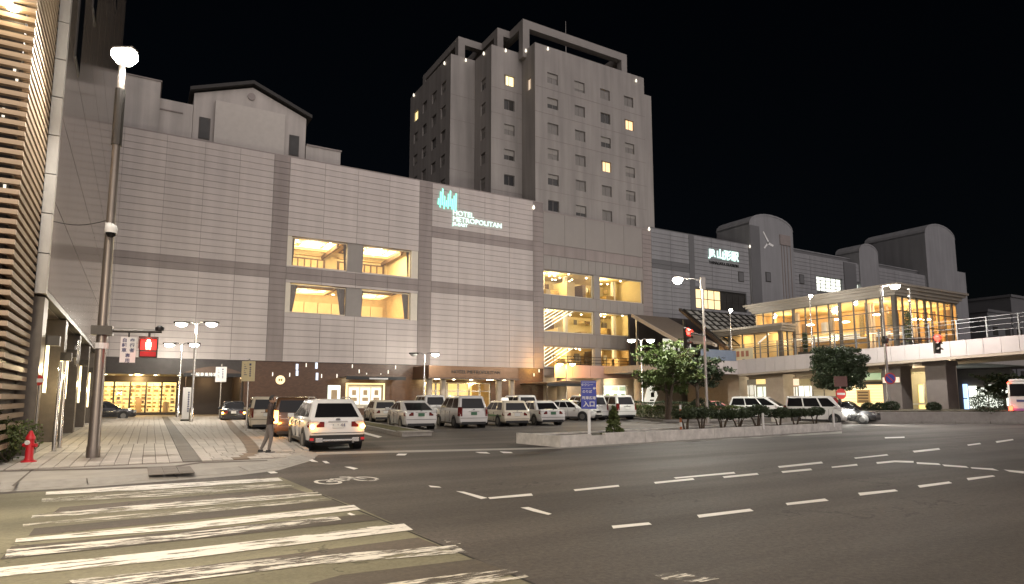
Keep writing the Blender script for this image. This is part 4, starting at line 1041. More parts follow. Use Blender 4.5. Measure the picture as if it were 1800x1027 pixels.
for y in (36, 41, 46): lamp(pv, Vector((61.4, y, 7.6))-accum(pv), 60, (1, .72, .35), 'POINT', radius=.4, name='pavilion_light')
# low entry
LX0, LY0, LY1 = 57.9, 43.2, 51.4
b = MB()
for o, z0, z1 in ((0, 8.75, 9.0), (.2, 9.0, 9.25), (.4, 9.25, 9.5)): b.box((LX0-o-.2, LY0-o-.2, z0), (59.9, LY1+o+.2, z1))
b.build('entry_roof', mat('pavilion_roof', (.36, .31, .25)), pv, True)
def entryface(P, Q, n):
    curtainwall([P, Q], 5.6, 8.75, n, 2)
entryface((LX0, LY0), (LX0, LY1), 5); entryface((LX0, LY0), (59.9, LY0), 2)
b = MB(); b.box((59.7, LY0+.1, 5.5), (59.85, LY1, 8.75), M['room']); b.box((LX0, LY1, 5.5), (59.85, LY1+.15, 8.75), M['room_or']); b.box((LX0+.1, LY0+.1, 5.5), (59.7, LY1, 5.58), M['room_or'])
b.build('entry_interior', None, pv, True)
b = MB(); b.poly([(58.5, 45.2, 8.5), (58.5, 46.6, 7.6), (58.5, 46.6, 7.75), (58.5, 45.2, 8.65), (58.6, 45.2, 8.5), (58.6, 46.6, 7.6), (58.6, 46.6, 7.75), (58.6, 45.2, 8.65)], None, [(0, 1, 2, 3), (7, 6, 5, 4), (0, 4, 5, 1), (3, 2, 6, 7), (0, 3, 7, 4), (1, 5, 6, 2)]); b.build('light_tube', M['e_white'], pv, True)
for y in (45, 49): lamp(pv, Vector((58.8, y, 8.3))-accum(pv), 60, (1, .66, .28), 'POINT', radius=.3, name='entry_light')

# ================================================================ STAIR CANOPY beside the pavilion
cn = thing('stair_canopy', 'sloping glass grid canopy over the stairs left of the pavilion', 'canopy', (62, 54, 5.4))
def slope(x0, x1, y0, z0, y1, z1, t, m, name):
    return MB().poly([(x0, y0, z0), (x1, y0, z0), (x1, y1, z1), (x0, y1, z1), (x0, y0, z0+t), (x1, y0, z0+t), (x1, y1, z1+t), (x0, y1, z1+t)], None,
                     [(0, 3, 2, 1), (4, 5, 6, 7), (0, 1, 5, 4), (1, 2, 6, 5), (2, 3, 7, 6), (3, 0, 4, 7)]).build(name, m, cn, True)
slope(57.2, 69.5, 50, 7.5, 56.2, 12.3, .1, mat('frosted_roof_glass', (.34, .33, .30), .3, var=.1), 'glass_roof')
b = MB()
for i in range(11):
    x = 57.2+i*1.23; b.poly([(x, 50, 7.62), (x+.14, 50, 7.62), (x+.14, 56.2, 12.42), (x, 56.2, 12.42), (x, 50, 7.8), (x+.14, 50, 7.8), (x+.14, 56.2, 12.6), (x, 56.2, 12.6)], None, [(0, 3, 2, 1), (4, 5, 6, 7), (0, 1, 5, 4), (1, 2, 6, 5), (2, 3, 7, 6), (3, 0, 4, 7)])
for k in range(8):
    y = 50+k*.88; z = 7.62+k*.88*.774; b.box((57.2, y, z), (69.5, y+.12, z+.14))
b.build('roof_grid', M['metal_dk'], cn, True)
slope(56.7, 57.2, 49.7, 7.1, 56.5, 12.3, .35, M['metal_br'], 'eave')
slope(51.2, 56.6, 51.0, 7.7, 58.4, 11.4, .3, mat('canopy_soffit', (.14, .11, .085), .6), 'side_roof')
slope(50.9, 51.2, 50.8, 7.5, 58.6, 11.4, .4, M['pier'], 'eave')
slope(56.2, 56.6, 50.6, 7.45, 58.6, 11.3, .3, M['pier'], 'eave')
b = MB(); b.box((52, 60.2, 5.4), (69, 60.5, 12)); b.build('back_wall', M['darkwall'], cn, True)
for x0, x1 in ((57.2, 59.4), (59.8, 62.2)):
    f = MB().box((x0, 60.0, 7.0), (x1, 60.18, 9.2)).build('lit_window', M['e_white'], cn, True); MB().box((x0-.08, 59.95, 6.9), (x0, 60.18, 9.3)).build('window_frame', M['metal_dk'], f, True)
for x in (51.4, 57.0, 69.3):
    MB().box((x, 58.2 if x < 55 else 56.0, 5.4), (x+.25, 58.45 if x < 55 else 56.25, 11.2)).build('post', M['metal'], cn, True)

# ================================================================ SHOPS UNDER THE DECK
sh = thing('shop_row', 'row of lit shop fronts under the pedestrian deck', 'shops', (64, 42, 0))
XS = 63.
b = MB(); b.box((XS+.3, 29.4, 0), (XS+.5, 62, 4.9)); b.build('wall', M['pier'], sh, True)
def shopfront(pl, pr, z0, z1, m, nm, label=None):
    ya, yb = onX(pr, 690, XS).y, onX(pl, 690, XS).y
    f = MB().box((XS+.05, ya, z0), (XS+.28, yb, z1)).build(nm, m, sh, True); return ya, yb, f
for pl, pr, z0, z1, m in [(1308, 1326, .6, 3.2, 'e_white'), (1330, 1352, .3, 3.0, 'e_fam'), (1387, 1399, .2, 2.9, 'e_white'), (1403, 1424, .2, 3.0, 'e_coolwin'), (1428, 1470, .4, 2.6, 'cream')]:
    ya, yb, f = shopfront(pl, pr, z0, z1, M[m], 'shop_window')
    b = MB(); n = 2
    for i in range(n+1): b.box((XS, ya+(yb-ya-.08)*i/n, z0), (XS+.05, ya+(yb-ya-.08)*i/n+.08, z1))
    b.box((XS+.005, ya, z0+1.4), (XS+.045, yb, z0+1.48)); b.build('shop_frame', M['metal'], f, True)
for pl, pr, z0, z1, m in [(1304, 1356, 3.3, 3.9, 'signwhite'), (1330, 1356, 3.32, 3.88, 'e_shopy'), (1386, 1404, 3.1, 3.8, 'e_room3'), (1405, 1424, 3.1, 3.8, 'signcream')]:
    ya, yb, f = shopfront(pl, pr, z0, z1, M[m], 'shop_sign')
    if m == 'e_shopy': f.location.x -= .06
# yellow kiosk
kq = thing('yellow_kiosk', 'yellow lit kiosk with wall menu under the deck behind clipped tree', 'kiosk', (60, 35, 0))
ya, yb = onX(1553, 690, 61.2).y, onX(1478, 690, 61.2).y
MB().box((61.2, ya, .3), (62.6, yb, 3.0)).build('kiosk_wall', M['e_shopy'], kq, True)
MB().box((61.0, ya-.2, 3.0), (62.7, yb+.2, 3.3)).build('kiosk_roof', M['metal_dk'], kq, True)
ym = onX(1515, 690, 61.2).y
f = MB().box((61.12, ym-.8, 1.2), (61.2, ym+.5, 2.5)).build('menu_board', M['room_or'], kq, True)
b = MB()
for k in range(4): b.box((61.1, ym-.65, 1.35+k*.28), (61.12, ym+.35, 1.48+k*.28))
b.build('menu_print', M['roomdk'], f, True)
b = MB()
for k in range(9): b.box((61.17, ya+.02, .5+k*.28), (61.2, yb-.02, .52+k*.28))
b.build('board_joint', M['room_or'], kq, True)
b = MB(); b.box((61.3, ya+.3, 3.45), (61.5, yb-.3, 4.1)); b.build('green_light_panel', M['e_famg'], kq, True)
# ornate shop front right of the dark pier
orn = thing('arched_shop', 'cream shop front with scalloped top and tall windows under deck', 'shop', (62, 30, 0))
ya, yb = onX(1645, 690, 61.5).y, onX(1604, 690, 61.5).y
b = MB(); wallm = M['cream']
t = MB(); wall_cells(t, ya, yb, 0, 4.0, [(ya+.3, ya+.8, 1.3, 2.9), (ya+1.05, ya+1.55, 1.3, 2.9), (ya+.35, ya+1.6, .2, 1.1)], 61.5, 61.7); t.v = [(v[1], v[0], v[2]) for v in t.v]; t.build('shop_wall', M['signcream'], orn, True)
b = MB()
for i in range(6):
    b.lathe([(.16, 0), (.16, .12)], 8, (61.5, ya+.2+i*(yb-ya-.4)/5, 3.95))
b.build('scallop', M['signcream'], orn, True)
MB().box((61.72, ya+.1, .2), (61.8, yb-.1, 3.1)).build('lit_interior', M['e_shop'], orn, True)
b = MB(); b.box((61.45, ya, 1.1), (61.5, yb, 1.22)); b.box((61.44, ya+.9, 1.3), (61.5, ya+1.0, 3.0)); b.build('trim', M['signwhite'], orn, True)
# far lit wing right of pier
fw = thing('far_station_wing', 'dim station wing with white lit windows right of the dark pier', 'building', (85, 33, 0))
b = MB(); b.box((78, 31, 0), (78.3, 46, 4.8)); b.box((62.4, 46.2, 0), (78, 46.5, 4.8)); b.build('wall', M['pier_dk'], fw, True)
for i, (pl, pr, z0, z1) in enumerate([(1693, 1700, .5, 3.2), (1703, 1716, .6, 3.0), (1719, 1734, .8, 2.8), (1738, 1752, .7, 3.1), (1754, 1775, .9, 3.1)]):
    ya, yb = onX(pr, 690, 77.8).y, onX(pl, 690, 77.8).y
    f = MB().box((77.8, ya, z0), (77.98, yb, z1)).build('window', M['e_coolwin'] if i else mat('lit_blue_strip', (.6, .7, .9), .5, var=0, emit=(.4, .6, 1), es=1.4), fw, True)
    MB().box((77.75, ya, z0+1.1), (77.8, yb, z0+1.2)).build('mullion', M['metal_dk'], f, True)
lamp(fw, Vector((72, 34, 3.6))-accum(fw), 40, (.95, 1, .85), 'POINT', radius=.3, name='wing_light')

# ================================================================ AWNINGS on the podium
def awning(name, label, x0, x1, y0, z, arch=0., posts=True, sign=None, cat='awning'):
    a = thing(name, label, cat, ((x0+x1)/2, y0+1.3, z)); cx = (x0+x1)/2
    pts = []
    n = 10
    for i in range(n+1):
        t_ = i/n; pts.append((x0+(x1-x0)*t_, z+.12+arch*sin(pi*t_)))
    pts2 = pts+[(x1, z), (x0, z)]
    MB().xprism(pts2, y0, YF+.15).build('roof', M['metal_br'], a, True)
    b = MB(); b.box((x0-.05, y0-.06, z-.22), (x1+.05, y0, z+.1)); b.build('fascia', M['black'], a, True)
    b = MB()
    for i in range(3): b.lathe([(.02, 0), (.13, .02), (.13, .05)], 8, (x0+(x1-x0)*(i+.5)/3, y0+.6, z-.06))
    b.build('downlight', M['e_down'], a, True)
    for i in (0, 2): lamp(a, Vector((x0+(x1-x0)*(i+.5)/3, y0+.6, z-.2))-accum(a), 45, WARM, 'POINT', radius=.1, name='awning_light')
    if posts:
        for x in (x0+.15, x1-.15): MB().tube((x, y0+.3, 0), (x, y0+.3, z-.2), .06).build('post', M['metal_br'], a, True)
    if sign: text(sign, .34, M['e_wallw'], a, (cx-.8, y0-.075, z-.06), world=True, name='lettering', ext=.01)
    return a
awning('entrance_awning', 'dark arched awning with white lettering beside the lit shop windows', 3.3, 8.0, 60.6, 3.75, .55, True, '一般車乗降場')
awning('ticket_awning', 'dark awning with three lamps over the lit poster cases', 17.2, 23.1, 60.8, 3.7, .2, False)
MB().box((19.4, 60.7, 3.52), (21.3, 60.74, 3.66)).build('lettering_strip', M['signwhite'], [o for o in bpy.data.objects if o.name == 'ticket_awning'][0], True)
awning('taxi_shelter', 'low bronze shelter roof with posts by the terrace columns', 38.0, 43.6, 57.5, 3.2, .25, True)

wb_ = thing('poster_board', 'tilted white lit poster board on the wall behind the leafy tree', 'poster', (57.7, YF-.1, 1.0))
f = MB().xprism([(56.6, 1.2), (58.0, .6), (58.9, 2.0), (58.4, 3.2), (57.4, 3.3)], YF-.06, YF+.15).build('board', M['e_white'], wb_, True)
b = MB(); b.box((57.5, YF-.075, 1.3), (58.2, YF-.06, 1.5)); b.box((57.7, YF-.075, 1.8), (58.3, YF-.06, 2.4)); b.build('print', M['metal_dk'], f, True)
# ================================================================ LEFT BUILDING (louvred corner and glossy side)
lb = thing('corner_building', 'tall corner building with timber louvre screen and glossy dark side', 'office building', (-6, 30, 0))
LX = -2.5
acc = accum(lb)
# glossy cladding of the side
gm = mat('glossy_side_panel', (.19, .16, .135), .14, var=.08, scale=.5, rand=.15, spec=.6)
GPs = []
ny, nz = 9, 11
for i in range(ny):
    y0, y1 = 23.25+i*(54-23.25)/ny, 23.25+(i+1)*(54-23.25)/ny
    for k in range(nz):
        z0, z1 = 4.95+k*2.7, 4.95+(k+1)*2.7
        piece('side_panel', lb, (LX-.03, (y0+y1)/2, (z0+z1)/2), (.06, y1-y0-.03, z1-z0-.03), gm, acc)
MB().box((-14, 23.3, 4.9), (LX-.07, 54, 35)).build('core', M['darkwall'], lb, True)
MB().box((-14, 54, 0), (LX-.07, 54.2, 35)).build('end_wall', M['stone'], lb, True)
for y0, z0, z1 in ((25.0, 13.2, 17.6), (29.5, 17.5, 24.5), (35, 22, 30), (42, 25, 34)):
    f = MB().box((LX-.01, y0, z0), (LX+.03, y0+1.6, z1)).build('side_window', M['metal_dk'], lb, True); MB().box((LX+.03, y0+.1, z0+.1), (LX+.04, y0+1.5, z1-.1)).build('pane', M['carglass'], f, True)
b = MB(); b.box((LX-.25, 23.0, 4.75), (LX+.01, 54, 4.93)); b.build('soffit_edge', M['metal_dk'], lb, True)
MB().box((-6.5, 23.0, 4.72), (LX-.25, 54, 4.9)).build('soffit', M['stone'], lb, True)
# corner strip of pale tiles
k = 0; z = 4.75
while z < 24:
    piece('corner_tile', lb, (LX-.11, 22.85, z+.6), (.27, .3, 1.17), M['pale_tile'], acc); z += 1.2
# ground floor: piers, wall, inner wall
b = MB(); wall_cells(b, 0, 1, 0, 1, [], 0, 1)
for y0, y1 in ((23.0, 23.9), (29.6, 30.5), (36.6, 37.5), (43.6, 44.5), (50.6, 51.5)):
    bb = MB(); bb.box((-3.35, y0, 0), (LX-.02, y1, 4.7)); bb.build('stone_pier', M['stone'], lb, True)
MB().box((-5.6, 23.9, 0), (-5.4, 54, 4.7)).build('inner_wall', M['darkwall'], lb, True)
MB().box((-3.6, 31.2, .1), (-3.3, 36.2, 1.6)).build('low_wall', mat('pale_green_stone', (.22, .22, .17), .5), lb, True)
for y, z0, z1 in ((24.2, 1.9, 3.35), (30.8, 1.7, 3.35), (37.8, 1.5, 3.3), (44.8, 1.2, 3.2), (28.6, 1.2, 3.1)):
    f = MB().box((LX-.02, y, z0), (LX+.06, y+.09, z1)).build('tube_light', M['e_tube'], lb, True)
    MB().box((LX-.02, y-.12, z1), (LX+.32, y+.28, z1+.3)).build('light_hood', M['metal_dk'], f, True)
    lamp(lb, Vector((LX+.3, y+.08, (z0+z1)/2))-acc, 60, (1, .78, .42), 'POINT', radius=.05, name='tube_glow')
o = MB().lathe([(.62, 0), (.62, .08), (.5, .08), (.5, .03)], 24).build('round_sign', M['steel'], lb); o.location = Vector((LX+.02, 34.2, 3.7))-acc; o.rotation_euler = (0, pi/2, 0)
b = MB(); b.box((-.3, -.28, .03), (.3, -.2, .06)); b.box((-.3, .0, .03), (.26, .07, .06)); b.box((-.28, .25, .03), (.3, .33, .06)); b.box((.22, -.2, .03), (.3, .25, .06)); b.build('sign_mark', M['signwhite'], o)
# louvre screen
z = .55; i = 0
while z < 17.5:
    piece('timber_slat', lb, (-6.9, 18.95, z), (8.3, .16, .115), M['wood'], acc)
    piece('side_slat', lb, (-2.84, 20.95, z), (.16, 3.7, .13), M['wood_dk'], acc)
    z += .245; i += 1
MB().box((-11, 19.25, .3), (-3.0, 22.7, 18)).build('screen_back', mat('screen_back_wall', (.06, .05, .042), .5), lb, True)
b = MB()
for x in (-10.2, -8.2, -6.2, -4.2): b.box((x, 19.06, .3), (x+.1, 19.2, 17.5))
b.build('screen_post', M['metal_dk'], lb, True)
for px, py, l in ((22, 18, .5), (10, 3, .3)):
    p = onY(px, py, 18.85); MB().lathe([(.02, 0), (.13, .03), (.11, .1)], 10, tuple(p)).build('screen_lamp', M['e_lampw'], lb, True)
p = onY(22, 18, 18.6); lamp(lb, p-acc, 9, (1, .72, .36), 'POINT', radius=.15, name='screen_light')
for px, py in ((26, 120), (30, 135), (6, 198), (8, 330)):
    p = onY(px, py, 19.2); MB().cbox(tuple(p), (.05, .05, .22)).build('screen_reflection', M['e_wallw'], lb, True).name = 'screen_glint'  # lamp reflections behind the slats, built as small glowing pieces

# ================================================================ far buildings on the right
for nm, lab, (pl, pr, pt), Y in (('far_block', 'dark flat block beyond the footbridge railing at the right edge', (1776, 1830, 522), 70), ('far_low_block', 'low dark block between station end and far block', (1735, 1776, 548), 70)):
    p0, p1 = onY(pl, pt, Y), onY(pr, pt, Y)
    fb = thing(nm, lab, 'building', (p0.x+5, Y, 0)); MB().box((p0.x, Y, 0), (p1.x, Y+20, p0.z)).build('wall', M['station_dk'], fb, True); MB().box((p0.x-.3, Y-.3, p0.z), (p1.x, Y+20, p0.z+.6)).build('coping', M['station_dk'], fb, True)
    for i in range(4):
        for k in range(3): piece('window', fb, (p0.x+3.2+i*6, Y-.02, 7+k*5), (2.5, .08, 2), M['darkglass'])
# ================================================================ STREET LAMPS
lampset = {}
def double_lamp(label, loc, h, rz, lit=(1, 1), spread=1.35, col=NEUT, em='e_lamp', watts=500, group='twin plaza lamps', m='steel'):
    t = thing('street_lamp', label, 'street lamp', loc, rz, group)
    b = MB(); b.lathe([(.14, 0), (.14, .9), (.085, 1.0), (.065, h-.1), (.065, h)], 12); b.build('post', M[m], t, smooth=True)
    for s, on in zip((-1, 1), lit):
        MB().path([(0, 0, h-.12), (s*.25, 0, h+.08), (s*.5, 0, h+.12), (s*.8, 0, h+.05)], .035).build('arm', M[m], t)
        b = MB(); x0, x1 = s*(spread-.6), s*(spread+.35)
        b.box((x0, -.2, h-.02), (x1, .2, h+.13)); hd = b.build('lamp_head', M['metal_dk'], t, bevel=.03)
        b = MB(); n = 10; cx = s*(spread-.1)
        b.lathe([(.08, -.24), (.30, -.16), (.36, -.021)], 12, (cx, 0, h)); b.build('lens', M[em] if on else M['lens'], hd)
        if on: lamp(t, (cx, 0, h-.3), watts*1.25, col, 'POINT', radius=.2)
    return t
def hz(px, py, depth):
    d = ray(px, py); p = CP+d*depth; return p
dl = [(338, 745, 43.5, 6.75, 'twin plaza lamp nearest the crossing beside the white panel', (1, 1), 640),
      (314, 729, 53, 6.1, 'twin plaza lamp with dark heads farther back by the shop windows', (1, 1), 45),
      (745, 716, 62, 6.0, 'twin plaza lamp by the hotel entrance with only one head lit', (0, 1), 420),
      (1129, 716, 60, 7.2, 'twin plaza lamp beside the leafy tree at the terrace end', (1, 1), 420)]
for px, py, dep, h, lab, lit, wt in dl:
    d = ray(px, 699); p = CP+d*dep
    double_lamp(lab, (p.x, p.y, .1 if px < 400 else 0), h, -YAW, lit, 1.0 if px > 1000 else 1.15, NEUT, 'e_lamp', wt)
d = ray(996, 699); p = CP+d*72.3
double_lamp('orange glowing twin lamp in front of the terrace fascia', (p.x, p.y, 0), 5.6, -YAW, (1, 1), .8, SOD, 'e_sod', 430, m='metal')

def head_lamp(label, loc, h, rz, arm, watts, col, em='e_lamp', name='street_lamp', m='metal', r=.09, tilt=.0, group=None, hl=.8, aim=None):
    t = thing(name, label, 'street lamp', loc, rz, group)
    b = MB(); b.lathe([(r*1.12, 0), (r*1.1, .3), (r, .35), (r*.58, h)], 12); b.build('post', M[m], t, smooth=True)
    if abs(arm) > .3: MB().path([(0, 0, h-.15), (arm*.4, 0, h-.02), (arm, 0, h+.02)], .04).build('arm', M[m], t)
    hd = MB().box((arm-hl*.35, -.15, h+.02), (arm+hl*.35, .15, h+.13)).build('lamp_head', M['metal'], t, bevel=.04)
    MB().lathe([(.05, -.42*hl), (.24*hl, -.36*hl), (.38*hl, -.18*hl), (.38*hl, -.05*hl), (.26*hl, .018)], 18, (arm, 0, h)).build('lens', M[em], hd, smooth=True)  # lens swollen into a globe, standing in for the lamp's bloom
    if aim is None: lamp(t, (arm, 0, h-.55*hl), watts, col, 'POINT', radius=.2)
    else: lamp(t, (arm, 0, h-.55*hl), watts, col, 'SPOT', 160, rot=aim, radius=.2)
    return t
# tall pole with the pedestrian signal
PB = G(163, 806, .1)
tp = head_lamp('tall dark pole with bright white lamp on top beside the crossing', (PB.x, PB.y, .1), 11.75, -YAW, 0.05, 3200, (1, .94, .84), r=.15, m='metal_post', hl=.9, aim=(rad(-30), rad(-14), 0))
MB().lathe([(.135, 8.9), (.135, 10.6)], 12).build('upper_sleeve', M['metal_dk'], tp)
f = MB().lathe([(.2, 0), (.2, .16)], 10, (0, 0, 3.0)).build('reflective_band', M['signwhite'], tp)
f.scale = (.9, .9, 1)
# things held by the pole
sg = thing('pedestrian_signal', 'red lit pedestrian signal hanging from the arm of the tall pole', 'traffic signal', (PB.x, PB.y, -.07), rad(-3))
b = MB(); b.box((-.25, -.22, 3.55), (.25, .2, 3.8)); b.build('clamp', M['metal_dk'], sg)
MB().tube((.2, 0, 3.68), (1.46, 0, 3.72), .045).build('arm', M['metal_dk'], sg)
MB().lathe([(.11, -.05), (.12, .03), (.04, .09)], 10, (1.40, -.02, 3.80)).build('small_camera', M['black'], sg)
hb = MB().box((0.92, -.14, 2.95), (1.38, .14, 3.50)).build('housing', M['metal_dk'], sg, bevel=.03)
MB().tube((1.15, 0, 3.5), (1.15, 0, 3.68), .03).build('hanger', M['metal_dk'], sg)
b = MB(); b.box((0.95, -.155, 3.17), (1.35, -.14, 3.47)); b.build('red_lens', mat('red_signal_lens_glow', (.4, .02, .02), .3, var=0, emit=(1, .03, .02), es=1.0), hb)
b = MB(); c = (1.15, -.165)
b.lathe([(.035, 0), (.05, .04), (.035, .08)], 8, (1.15, -.175, 3.385)); b.box((1.08, -.19, 3.25), (1.22, -.157, 3.385)); b.box((1.09, -.19, 3.18), (1.14, -.157, 3.25)); b.box((1.16, -.19, 3.18), (1.21, -.157, 3.25)); b.build('standing_figure', M['e_redhot'], hb)
MB().box((0.95, -.155, 2.98), (1.35, -.14, 3.12)).build('lower_lens', M['red_lens'], hb)
b = MB(); b.box((0.92, -.34, 3.5), (1.38, -.14, 3.53)); b.box((0.905, -.34, 3.2), (0.92, -.14, 3.53)); b.box((1.38, -.34, 3.2), (1.395, -.14, 3.53)); b.build('visor', M['metal_dk'], hb)
lamp(sg, (1.15, -.5, 3.33), 6, (1, .05, .03), 'POINT', radius=.12, name='signal_light')
ws = thing('crossing_sign', 'white vertical sign with Japanese text beside the red pedestrian signal', 'sign', (PB.x, PB.y, -.07), rad(-3))
pl = MB().box((.46, -.05, 2.80), (.84, -.03, 3.52)).build('sign_plate', M['signwhite'], ws)
b = MB(); b.tube((.65, 0, 3.5), (.65, 0, 3.68), .02); b.build('hanger', M['metal_dk'], ws)
for s, x, z0 in (('歩行者', .745, 3.42), ('自転車', .555, 3.42), ('専用', .65, 2.99)):
    for i, ch in enumerate(s): text(ch, .125, M['navy'], pl, (x, -.055, z0-i*.14), name='lettering', ext=.002, bold=.003)
cc = thing('surveillance_camera', 'white dome surveillance camera bracketed to the tall pole', 'camera', (PB.x, PB.y, 6.4), -YAW)
b = MB(); b.box((.05, -.32, -.08), (.22, -.1, .22)); b.build('bracket', M['white'], cc, bevel=.02)
b = MB(); b.lathe([(.02, .12), (.13, .1), (.16, 0), (.15, -.12)], 14, (.28, -.38, .02)); b.build('housing', M['white'], cc, smooth=True)
MB().lathe([(.13, .0), (.12, -.06), (.06, -.12)], 14, (.28, -.38, -.10)).build('dome', M['carglass'], cc, smooth=True)
wr = thing('overhead_cable', 'thin dark cable from the corner building to the tall pole', 'cable', (-2, 22.6, 6.7))
b = MB(); A = Vector((-2.45, 22.8, 6.95)); B_ = Vector((PB.x-.1, PB.y, 6.75)); b.path([A.lerp(B_, i/8)-Vector((0, 0, .12*sin(pi*i/8))) for i in range(9)], .012, 5); o = b.build('cable', M['black'], wr, True)

# lamps on the deck
for X, px, py, lab, zb in ((56.2, 1283, 546, 'white lamp on slim post left of the pavilion', 5.4), (56.2, 1423, 521, 'white lamp on slim post in front of the pavilion middle', 5.85)):
    p = onX(px, py, X); head_lamp(lab, (p.x, p.y, zb), p.z-zb+.1, -YAW, .1, 420, (1, .97, .88), r=.07, m='steel', hl=.5, group='lamps along the deck')
# lamp pole with long arm and signal
d = ray(1242, 699); p = CP+d*44
lg = head_lamp('tall lamp post with long arm and bright lamp left of the station sign', (p.x, p.y, 0), 10.1, -YAW, -1.75, 4200, (1, .97, .85), r=.12, m='metal', hl=.9)
MB().box((-.3, -.1, 9.3), (.35, .1, 10.2)).build('wire_box', M['metal'], lg).scale = (.5, 1, 1)
def vsignal(label, loc, rz, arm, z, face=0., s=1.):
    t = thing('traffic_signal', label, 'traffic signal', loc, rz)
    MB().tube((0, 0, z), (arm, 0, z+.05), .05).build('arm', M['metal_dk'], t)
    h = MB().box((arm-.2*s, -.13, z-1.0*s), (arm+.2*s, .13, z+.35*s)).build('housing', M['metal_dk'], t, bevel=.03)
    h.location = (0, 0, 0)
    for i, (m) in enumerate(('e_red', 'black', 'black')):
        zz = z+.12*s-i*.42*s
        q = MB().tube((arm, -.131, zz), (arm, -.15, zz), (.23 if i == 0 else .17)*s, (.23 if i == 0 else .17)*s, 16).build('lens', M[m], h)  # top red lens drawn oversize to stand in for its glow
        v = MB(); n = 10
        for k in range(n):
            a0, a1 = pi*k/n-.1, pi*(k+1)/n-.1+.02
            v.poly([(arm+.165*s*cos(a0), -.13, zz+.165*s*sin(a0)), (arm+.165*s*cos(a1), -.13, zz+.165*s*sin(a1)), (arm+.165*s*cos(a1), -.42*s, zz+.165*s*sin(a1)-.05), (arm+.165*s*cos(a0), -.42*s, zz+.165*s*sin(a0)-.05)])
        v.build('visor', M['stone'], h)
    lamp(t, (arm, -.5, z+.12*s), 55, (1, .05, .03), 'POINT', radius=.12, name='signal_light')
    return t
vsignal('red lit vertical signal above the leafy trees on the lamp post arm', (p.x, p.y, 0), -YAW+.75, -2.3, 6.05)
d = ray(1562, 699); p2 = CP+d*47
pk = thing('signal_pole', 'signal pole with lamp arm rising from the concrete planter', 'street lamp', (p2.x, p2.y, .7))
MB().lathe([(.15, 0), (.15, .8), (.11, 1.0), (.08, 9.4)], 12).build('post', M['metal'], pk, smooth=True)
MB().path([(0, 0, 9.35), (.7, 0, 9.5), (1.75, 0, 9.62)], .045).build('lamp_arm', M['metal'], pk)
hd = MB().box((1.5, -.17, 9.6), (2.3, .17, 9.73)).build('lamp_head', M['metal'], pk, bevel=.04)
MB().lathe([(.10, -.30), (.28, -.22), (.36, -.031)], 14, (1.9, 0, 9.63)).build('lens', M['e_lamp'], hd)
lamp(pk, (1.9, -.1, 9.2), 3000, (1, .97, .9), 'POINT', radius=.2)
q_ = onX(1605, 600, 56.2); dp = thing('deck_light_post', 'slim post with small lights standing on the deck beside the conifer', 'lamp post', (q_.x, q_.y, 6.0), -YAW)
MB().tube((0, 0, 0), (0, 0, 4.9), .06, .05, 8).build('post', M['steel'], dp)
for z_ in (4.9, 4.3, 3.9): MB().lathe([(.03, -.05), (.11, 0), (.03, .06)], 8, (-.12, -.05, z_)).build('small_lamp', M['e_wallw'], dp)
MB().lathe([(.2, 5.05), (.24, 5.2), (.24, 5.4), (.14, 5.6)], 10).build('arm_clamp', M['metal_dk'], pk)
vsignal('red lit vertical signal in front of the pale deck fascia', (p2.x, p2.y, .7), -YAW, 3.85, 5.35, s=1.05)
ns = thing('no_parking_sign', 'round blue sign with red rim and slash on the signal pole', 'sign', (p2.x, p2.y-.2, 3.15), -YAW)
o = MB().tube((0, 0, 0), (0, -.02, 0), .42, .42, 24).build('sign_disc', M['red_sign'], ns)
MB().tube((0, -.02, 0), (0, -.03, 0), .33, .33, 24).build('blue_face', M['blue_sign'], o)
b = MB(); b.poly([(-.27, -.034, .21), (-.21, -.034, .27), (.27, -.034, -.21), (.21, -.034, -.27)]); b.build('slash', M['red_sign'], o)
# warm lamp on the camera's side of the crossing (out of frame)
head_lamp('warm street lamp on the near side of the crossing', (-4.2, 7.0, 0), 8.5, 0, 1.2, 2600, (1, .83, .60), 'e_sod', r=.1)
head_lamp('added unseen street lamp on the near pavement right of the crossing', (12, -3, 0), 9.5, pi/2, 1.5, 1100, (1, .80, .58), 'e_lampw', r=.1)  # unseen lamp added to brighten the near road

# ================================================================ SIGNS AND SMALL STREET FURNITURE
def post_sign(label, px, dep, h, w_, z0, z1, m, rz=-YAW, r=.035, vert=True, base=.1):
    d = ray(px, 699); p = CP+d*dep
    t = thing('bus_sign', label, 'sign', (p.x, p.y, base), rz)
    MB().tube((0, 0, 0), (0, 0, h), r, r, 8).build('post', M['steel'], t)
    MB().lathe([(.05, 0), (.06, .06), (.02, .12)], 8, (0, 0, h)).build('post_cap', M['steel'], t)
    f = MB().box((-w_/2, -.07, z0), (w_/2, -.04, z1)).build('sign_plate', m, t, bevel=.01)
    b = MB(); hh = z1-z0
    b.box((w_*.08, -.075, z1-.12*hh-.1), (w_*.22, -.07, z1-.12*hh))
    for k in range(5): b.box((w_*.1, -.075, z1-hh*(.30+.1*k)-.06), (w_*.22, -.07, z1-hh*(.30+.1*k)))
    for k in range(6): b.box((-w_*.3, -.075, z1-hh*(.16+.1*k)-.03), (-w_*.24+.05*(k % 3), -.07, z1-hh*(.16+.1*k)))
    b.build('print', M['navy'], f); return t
post_sign('white sign on slim post beyond the twin lamp', 387, 49, 4.15, .85, 2.85, 4.0, M['signwhite'])
post_sign('cream sign on slim post at the kerb beside the queueing cars', 435, 31.5, 3.45, .66, 2.45, 3.45, M['signcream'])
p = G(328, 741, .1)
kp = thing('white_panel', 'slim white standing panel with vertical text near the twin lamp', 'sign', (p.x, p.y, .1), -YAW)
